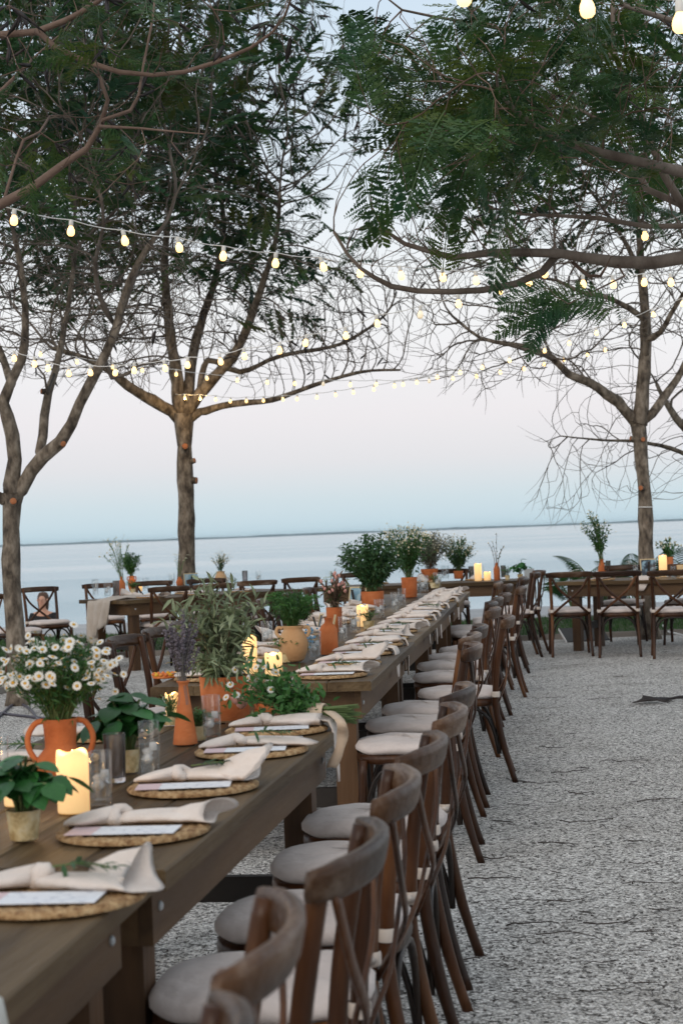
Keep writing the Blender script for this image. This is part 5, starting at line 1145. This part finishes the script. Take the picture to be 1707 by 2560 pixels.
# ---- crosswise far table
def F_(px, al=.25): return on(px, 1449)
t = tp('F', .3, .86); candle(0, 0, 18, 43, 'tall lit pillar candle on the crosswise far table', loc=atz(1195, 1452, TH)); candle(0, 0, 17, 21, 'short lit candle on the crosswise far table', loc=atz(1218, 1451, TH))
tumbler(1178, 1449, 14, 33, 'frosted tumbler left of the far tall candle', 'glass_smoke', 0); tumbler(1205, 1444, 12, 30, 'clear tumbler behind the far lit candles', fill=0); tumbler(1258, 1446, 13, 32, 'frosted tumbler right of the far slim vase', 'glass_smoke', 0)
p = on(1242, 1451); a, c = size(p, 16, 44); vessel('bottle', p, a, c, 'terracotta', 'slim_vase', 'slim terracotta vase with one bare flowering branch'); bouquet('flowering_branch', 'single sparse flowering branch in the slim far vase', top(p, c), .36, .12, 5, lw=.5, ll=(.02, .03), lpn=9, lmat='leaf_dark', smat='stem_brown', sr=.0035, flower='dots', fsize=.010, fmat='flower_cream', cat='branch')
potted(1268, 1450, 12, 12, 'small herb pot right of the slim far vase', 'herb', 26, 22, n=16); potted(1300, 1449, 14, 14, 'basil pot at the right end of the far table', 'basil', 40, 26, n=8)
# ---- left table
t = vb('bottle', 306, 1492, 18, 50, 'terracotta', 'tall_terracotta_vase', 'tall terracotta vase on the left table'); bouquet('tall_spray', 'tall airy white spray in the left table vase', t, .46, .17, 16, lw=.3, ll=(.02, .04), lpn=16, lmat='leaf_fern', smat='stem_green', flower='tiny_daisy', fsize=.012, fmat='flower_cream', fn=3, sr=.0025, lean=(-.15, 0))
t = vb('amphora', 331, 1478, 20, 38, 'terracotta', 'small_amphora', 'small round terracotta amphora on the left table', 2, 'jar'); bouquet('fern_bunch', 'dense dark fern bunch in the small amphora', t, .30, .15, 30, leaf='dia', lw=.3, ll=(.03, .05), lpn=40, lmat='leaf_fern', flower='umbel', fsize=.03, fmat='leaf_green', fine=(500, .04, 'leaf_dark'))
potted(333, 1484, 14, 12, 'round clipped herb before the small amphora', 'herb', 24, 26, n=20)
for px, py, w_, h_, k, lb in [(270, 1494, 17, 44, 'glass', 'tumbler left of the tall vase, left table'), (292, 1494, 17, 42, 'glass_smoke', 'frosted tumbler touching the tall vase, left table'), (240, 1490, 15, 42, 'glass', 'tumbler next to the gauzy cloth'), (365, 1476, 16, 32, 'glass', 'tumbler with candle glow beside the amphora'), (431, 1468, 16, 34, 'glass', 'tumbler left of the globe vase'), (345, 1472, 12, 30, 'glass', 'tumbler between amphora and glowing tumbler'), (526, 1462, 15, 30, 'glass', 'tumbler left of the beige jar'), (572, 1460, 15, 28, 'glass', 'tumbler right of the beige jar'), (613, 1455, 14, 28, 'glass_smoke', 'grey tumbler alone right of the beige jar'), (647, 1455, 14, 28, 'glass', 'last clear tumbler towards the long row')]:
    tumbler(px, py, w_, h_, lb, k, .6)
candle(352, 1478, 9, 14, 'tiny candle glowing beside the small amphora')
t = vb('round', 450, 1468, 18, 26, 'terracotta', 'globe_vase', 'small globe terracotta vase before the straight trunk'); bouquet('button_daisies', 'few tall button daisies in the globe vase', t, .36, .14, 9, lw=.3, ll=(.02, .03), lpn=9, lmat='leaf_fern', flower='umbel', fsize=.020, fmat='flower_cream')
frame(480, 1466, 36, 34, .3, 'photo_sea', 'gold photo frame before the straight tree trunk')
t = vb('amphora', 553, 1464, 30, 36, 'stoneware', 'beige_jar', 'squat beige jar with wild greens on the left table', 0, 'jar'); bouquet('wild_greens', 'round wild green and white bunch in the beige jar', t, .27, .13, 34, lw=.3, ll=(.02, .035), lpn=16, lmat='leaf_dark', flower='tiny_daisy', fsize=.009, fmat='flower_cream', fn=3)
bouquet('lying_sprig', 'small green sprig lying on the left table', on(588, 1458), .09, .06, 6, ll=(.02, .03), lpn=8, lmat='leaf_dark', cat='sprig')
# gauzy cloth off the end of the left table, wine glass
G_ = []; e = empty('gauze_runner', tp('L', .46, .0)); rz = TB['L'][1]; e.rotation_euler = (0, 0, rz)
for i in range(26):
    t = i / 25; row = []
    for j in range(22):
        s = j / 21; y = .55 - t * .62; z = .014 + .010 * math.sin(9 * s + 7 * t) + .006 * math.sin(23 * s - 11 * t)
        if y < 0: z = .006 - (-y) * 0; 
        drop = max(0, t - .62) / .38
        if t > .62: y = .55 - .62 * .62 * 1.44 - .025 - .07 * drop ** .5 * (.5 + .5 * math.sin(17 * s + 2 * drop)); z = .008 - drop * (.36 + .09 * math.sin(5 * s + 1) + .05 * math.sin(19 * s)); 
        row.append(((s - .5) * (.44 - .16 * drop) + .03 * drop * math.sin(9 * s), y + .02 * math.sin(26 * s + 4 * t) * drop ** .5, z))
    G_.append(row)
q = MB(); q.grid(G_); o = q.obj('cloth', 'linen_gauze', e); md = o.modifiers.new('thick', 'SOLIDIFY'); md.thickness = .002; tag(e, 'crumpled gauzy cream cloth hanging off the left table end', 'cloth')
p = tp('L', .74, .10); e = empty('wine_glass', p); q = MB(); q.lathe([(.034, 0), (.033, .003), (.006, .008), (.004, .09), (.012, .10), (.036, .14), (.038, .17), (.031, .215), (.0298, .2145), (.0365, .17), (.034, .141), (.001, .106)], 20); q.obj('bowl_and_stem', 'glass', e); tag(e, 'stemmed wine glass standing over the gauzy cloth', 'glass')
# ---- right table
t = vb('cone', 1504, 1440, 26, 42, 'terracotta', 'cone_vase', 'stout cone terracotta vase on the right table'); bouquet('upright_branch_bunch', 'tall upright flowering green bunch in the stout cone vase', t, .60, .17, 32, lw=.38, ll=(.035, .055), lpn=22, lmat='leaf_green', smat='stem_green', flower='tiny_daisy', fsize=.012, fmat='flower_cream', fn=2, lean=(-.16, 0), sr=.0025)
for px, py, w_, h_, k, lb in [(1520, 1438, 13, 36, 'glass_smoke', 'frosted tumbler beside the stout cone vase'), (1588, 1440, 14, 34, 'glass', 'left tumbler of two by the right table frame'), (1572, 1436, 13, 34, 'glass', 'right tumbler of two before the palm shrub'), (1682, 1446, 12, 30, 'glass', 'tumbler beside the rose vase')]: tumbler(px, py, w_, h_, lb, k, .6)
frame(1621, 1440, 39, 44, -.05, 'photo_dusk', 'gold photo frame on the right table beside the candle'); candle(1657, 1441, 20, 52, 'tall lit pillar candle on the right table')
p = on(1672, 1432); a, c = size(p, 22, 40); vessel('pot', p, a, c, 'terracotta', 'rose_vase', 'terracotta pot with the cream rose bouquet'); bouquet('rose_bouquet', 'cream rose and leaf bouquet behind the right table candle', top(p, c), .24, .16, 22, lw=.45, ll=(.03, .06), lpn=14, lmat='leaf_green', flower='bud', fsize=.024, fmat='flower_cream')
p = on(1702, 1440); a, c = size(p, 22, 28); vessel('pot', p, a, c, 'balsa', 'wooden_cup', 'pale wooden cup at the edge beside the rose bouquet', 'cup')
# dish of red beads on the bare table corner
e = empty('beaded_trivet', on(412, 1695)); b = MB(); b.lathe([(.05, 0), (.055, .006), (.05, .012), (.001, .012)], 20); b.obj('base', 'bead_red', e)
for k in range(14):
    a = 2 * math.pi * k / 14; b = MB(); b.lathe([(.001, 0), (.008, .003), (.010, .009), (.006, .016), (.001, .018)], 8, (.048 * math.cos(a), .048 * math.sin(a), .008)); b.obj('bead', 'bead_red' if k % 3 else 'flower_yellow', e)
tag(e, 'small trivet of red and orange beads on the bare table corner', 'trivet')
# palm shrubs behind the right table
def palm(x, y, h_, n, label):
    e = empty('palm_shrub', (x, y, .03)); S = MB(); g = NPM(); LP, LD, LL = [], [], []
    for i in range(n):
        a = 2.4 * i + rng.normal() * .3; L = h_ * rng.uniform(.75, 1.1); tip = np.array((math.cos(a) * L * .62, math.sin(a) * L * .62, L * rng.uniform(.6, .95))); C = bez(np.array((rng.normal() * .04, rng.normal() * .04, 0)), np.array((tip[0] * .2, tip[1] * .2, L * .9)), tip, 9); S.tube(C, np.linspace(.010, .003, 9), 5)
        for k in range(17):
            t = .35 + .65 * k / 17
            for s in (-1, 1):
                q = C[0] * (1 - t) ** 2 + 2 * t * (1 - t) * np.array((tip[0] * .2, tip[1] * .2, L * .9)) + t * t * tip; LP.append(q); side = np.array((-math.sin(a), math.cos(a), 0)) * s; LD.append(side * .8 + np.array((math.cos(a), math.sin(a), -.1)) * .7); LL.append(h_ * .24 * math.sin(math.pi * (.25 + .7 * (t - .35) / .65)))
    S.obj('stalks', 'stem_green', e)['kind'] = 'stuff'; g.place(leafT(.075), LEAF_T, frames(np.array(LP), np.array(LD), np.tile((0, 0, 1.), (len(LP), 1)), np.array(LL))); g.obj('leaflets', 'leaf_green', e); tag(e, label, 'palm', 'young palms on the lawn strip')
palm(3.05, 23.0, .86, 14, 'low feathery palm behind the stout cone vase'); palm(3.80, 22.6, .95, 16, 'palm shrub between the cone vase and slender grey trunk'); palm(4.70, 23.0, .95, 16, 'palm shrub behind the cream rose bouquet'); palm(3.5, 23.6, .95, 10, 'smaller palm between its two taller neighbours')
# ------------------------------------------------------------------ festoon lights
def bulb_meshes():
    s = MB(); s.lathe([(.011, 0), (.0145, -.006), (.0145, -.034), (.0125, -.042)], 14, cap1=True)
    g = MB(); g.lathe([(.012, -.038), (.015, -.046), (.0225, -.062), (.0250, -.077), (.0225, -.092), (.014, -.1015), (.001, -.104)], 18, cap0=True)
    return s.mesh('socket', 'socket_white'), g.mesh('bulb', 'bulb_glow'), g.mesh('bulb_unlit', 'bulb_dim')
ME_SOCK, ME_BULB, ME_DIM = bulb_meshes()
def string(name, label, pts, deps, dim=(), sc_=1, hot=()):
    P = [atd(x, y, np.interp(x, [pts[0][0], pts[-1][0]] if pts[0][0] < pts[-1][0] else [pts[-1][0], pts[0][0]], deps if pts[0][0] < pts[-1][0] else deps[::-1])) + Vector((0, 0, .078)) for x, y in pts]
    e = empty(name, P[0]); o = P[0]; wire = []
    for i in range(len(P) - 1):
        for t in (0, .33, .66): wire.append(tuple(P[i].lerp(P[i + 1], t) - o - Vector((0, 0, .012 * math.sin(math.pi * t)))))
    wire.append(tuple(P[-1] - o)); b = MB(); b.tube(wire, .0032, 5); b.obj('wire', 'cable_white', e)
    for i, p in enumerate(P[1:-1]):
        bl = link('bulb', ME_DIM if i in dim else ME_BULB, e); bl.location = p - o; bl.rotation_euler = (rng.normal() * .08, rng.normal() * .08, 0); bl.scale = (sc_,) * 3; link('socket', ME_SOCK, bl)
        if i in hot:
            ld = bpy.data.lights.new('bulb_light', 'POINT'); ld.energy = 5; ld.color = (1, .62, .22); ld.shadow_soft_size = .03; lo_ = bpy.data.objects.new('bulb_light', ld); COL.objects.link(lo_); lo_.parent = bl; lo_.location = (0, -.02, -.15)
    return tag(e, label, 'string lights')
string('string_lights', 'big near string of bulbs crossing the leafy crowns', [(-90, 520), (38, 557), (180, 584), (309, 609), (445, 625), (561, 647), (691, 663), (802, 674), (901, 688), (1000, 695), (1106, 699), (1189, 707), (1322, 711), (1457, 715), (1531, 716), (1610, 711), (1676, 711), (1800, 700)], (9.4, 12.4), sc_=.9)
string('string_lights', 'bulb string climbing from the forked tree to the right limbs', [(-60, 850), (37, 902), (87, 916), (120, 927), (173, 940), (227, 938), (290, 938), (337, 932), (411, 927), (471, 919), (549, 911), (610, 897), (700, 883), (768, 864), (864, 846), (941, 816), (1052, 794), (1145, 767), (1248, 734), (1362, 693), (1610, 598), (1800, 540)], (14.0, 9.6), dim=(15,), sc_=.82)
string('string_lights', 'small bulb string running from the straight tree fork rightwards', [(440, 1000), (462, 1000), (500, 1001), (539, 1004), (578, 1009), (616, 1008), (659, 1007), (706, 1004), (744, 1003), (793, 999), (838, 993), (883, 987), (935, 979), (986, 971), (1041, 962), (1094, 949), (1150, 938), (1207, 925), (1272, 908), (1362, 884), (1423, 865), (1490, 840), (1560, 820), (1629, 794), (1707, 767), (1790, 740)], (22.0, 14.0), sc_=.72, hot=(0, 1))
string('string_lights', 'faint far bulb string dipping between the two waterside trees', [(40, 870), (103, 892), (192, 911), (283, 924), (356, 932), (442, 942), (517, 952), (593, 957), (669, 962), (737, 965), (810, 966), (876, 968), (942, 967), (1008, 967), (1072, 959), (1132, 952), (1189, 947), (1249, 937), (1308, 928), (1361, 917), (1410, 906), (1467, 892), (1512, 881), (1590, 860)], (17.5, 19.6), dim=(9, 13), sc_=.72)
string('string_lights', 'closest large bulbs hanging from a wire at the upper right', [(1020, -20), (1158, -4), (1463, 24), (1700, 62), (1850, 90)], (5.6, 5.3))
# ------------------------------------------------------------------ two people sitting low on the shore ledge
def person(x, y, z, yaw, label, bend=0.0):
    e = empty('person', (x, y, z), yaw); f = Vector
    def skin(name, V, E_, R_, mat, parent, sub=2):
        me = bpy.data.meshes.new(name); me.from_pydata(V, E_, []); o = link(name, me, parent); me.materials.append(MATS[mat])
        md = o.modifiers.new('skin', 'SKIN'); md.use_smooth_shade = True
        for i, r_ in enumerate(R_): me.skin_vertices[0].data[i].radius = r_ if isinstance(r_, tuple) else (r_, r_)
        me.skin_vertices[0].data[0].use_root = True; o.modifiers.new('sub', 'SUBSURF').levels = sub; o.modifiers['sub'].render_levels = sub; return o
    b_ = bend; V = [(0, 0, .10), (0, .02 + .1 * b_, .30), (0, .0 + .22 * b_, .50), (0, .0 + .27 * b_, .57), (0, .02 + .31 * b_, .64), (0, .03 + .35 * b_, .74), (0, .02 + .35 * b_, .82)]
    R_ = [(.15, .12), (.13, .10), (.16, .10), (.055, .055), (.065, .075), (.075, .09), (.045, .055)]; E_ = [(0, 1), (1, 2), (2, 3), (3, 4), (4, 5), (5, 6)]
    for s in (-1, 1):
        k = len(V); V += [(s * .17, .22 * b_, .49), (s * .22, .06 + .24 * b_, .28), (s * .13, .28, .22), (s * .09, .34, .21)]; R_ += [.052, .042, .032, .028]; E_ += [(2, k), (k, k + 1), (k + 1, k + 2), (k + 2, k + 3)]
        k = len(V); V += [(s * .10, .08, .09), (s * .15, .42, .30), (s * .13, .50, .06), (s * .13, .60, .03)]; R_ += [.085, .058, .042, .035]; E_ += [(0, k), (k, k + 1), (k + 1, k + 2), (k + 2, k + 3)]
    body = skin('body', V, E_, R_, 'skin', e)
    top_ = skin('top', [(0, 0, .08), (0, .02 + .1 * b_, .30), (0, .22 * b_, .49), (-.18, .22 * b_, .485), (.18, .22 * b_, .485), (-.22, .05 + .24 * b_, .33), (.22, .05 + .24 * b_, .33)], [(0, 1), (1, 2), (2, 3), (2, 4), (3, 5), (4, 6)], [(.175, .14), (.15, .118), (.165, .11), .066, .066, .058, .058], 'cloth_black', body)
    hz_ = .76; hy = .35 * b_
    hair = MB(); hair.lathe([(.03, .115), (.07, .10), (.095, .05), (.10, 0), (.095, -.08), (.085, -.17), (.05, -.24), (.001, -.25)][::-1], 16, (0, hy - .035, hz_), sy=.95); hair.obj('hair', 'hair_brown', body)
    face = MB()
    for s in (-1, 1): face.lathe([(.001, -.008), (.008, 0), (.001, .008)], 8, (s * .028, hy + .105, hz_ - .01))
    face.obj('eyes', 'cloth_black', body); nose = MB(); nose.tube([(0, hy + .105, hz_ - .005), (0, hy + .128, hz_ - .035), (0, hy + .110, hz_ - .042)], [.006, .011, .008], 6); nose.obj('nose', 'skin', body); mo = MB(); mo.tube([(-.022, hy + .100, hz_ - .065), (0, hy + .107, hz_ - .067), (.022, hy + .100, hz_ - .065)], [.003, .006, .003], 6); mo.obj('mouth', 'flower_pink', body)
    for s in (-1, 1): ear = MB(); ear.lathe([(.001, -.024), (.012, -.008), (.014, .01), (.001, .024)], 8, (s * .082, hy + .02, hz_ - .02)); ear.obj('ear', 'skin', body)
    for s in (-1, 1):
        for k in range(5):
            q = MB(); bx = s * .09 + (k - 2) * .012 * (1 if k < 4 else 1.3); L = [.045, .055, .06, .055, .035][k]; q.tube([(bx, .345, .212), (bx, .345 + L * .6, .21), (bx, .345 + L, .195)], [.0085, .008, .0065], 6); q.obj('finger', 'skin', body)
    return tag(e, label, 'person')
person((100 - 853.5) / FPX * 29.0, 29.0, -.31, math.radians(175), 'person in a black top with long brown hair, seated by the water')
person((1548 - 853.5) / FPX * 29.0, 29.0, -.31, math.radians(110), 'person in black bent forward with bare knees, beyond the right table', .6)
bpy.context.view_layer.update()
print('objects', len(bpy.data.objects), 'polys', sum(len(o.data.polygons) for o in bpy.data.objects if o.type == 'MESH'))

# ------------------------------------------------------------------ the hazy air over the sea
mt = bpy.data.materials.new('haze_air'); mt.use_nodes = True; n_ = mt.node_tree; n_.nodes.clear(); MATS['haze_air'] = mt
ho = n_.nodes.new('ShaderNodeOutputMaterial'); hv = n_.nodes.new('ShaderNodeVolumePrincipled'); hv.inputs['Color'].default_value = (.80, .93, .99, 1); hv.inputs['Density'].default_value = 7e-5; hv.inputs['Anisotropy'].default_value = 0
n_.links.new(hv.outputs[0], ho.inputs['Volume'])
b = MB(); b.box((-27000, -60, -3), (27000, 31000, 13)); hz_o = b.obj('haze', 'haze_air', smooth=False); hz_o['kind'] = 'stuff'; hz_o['label'] = 'thin blue haze in the air over the water'; hz_o['category'] = 'haze'
cy.volume_bounces = 0; cy.volume_step_rate = 4; cy.volume_max_steps = 64
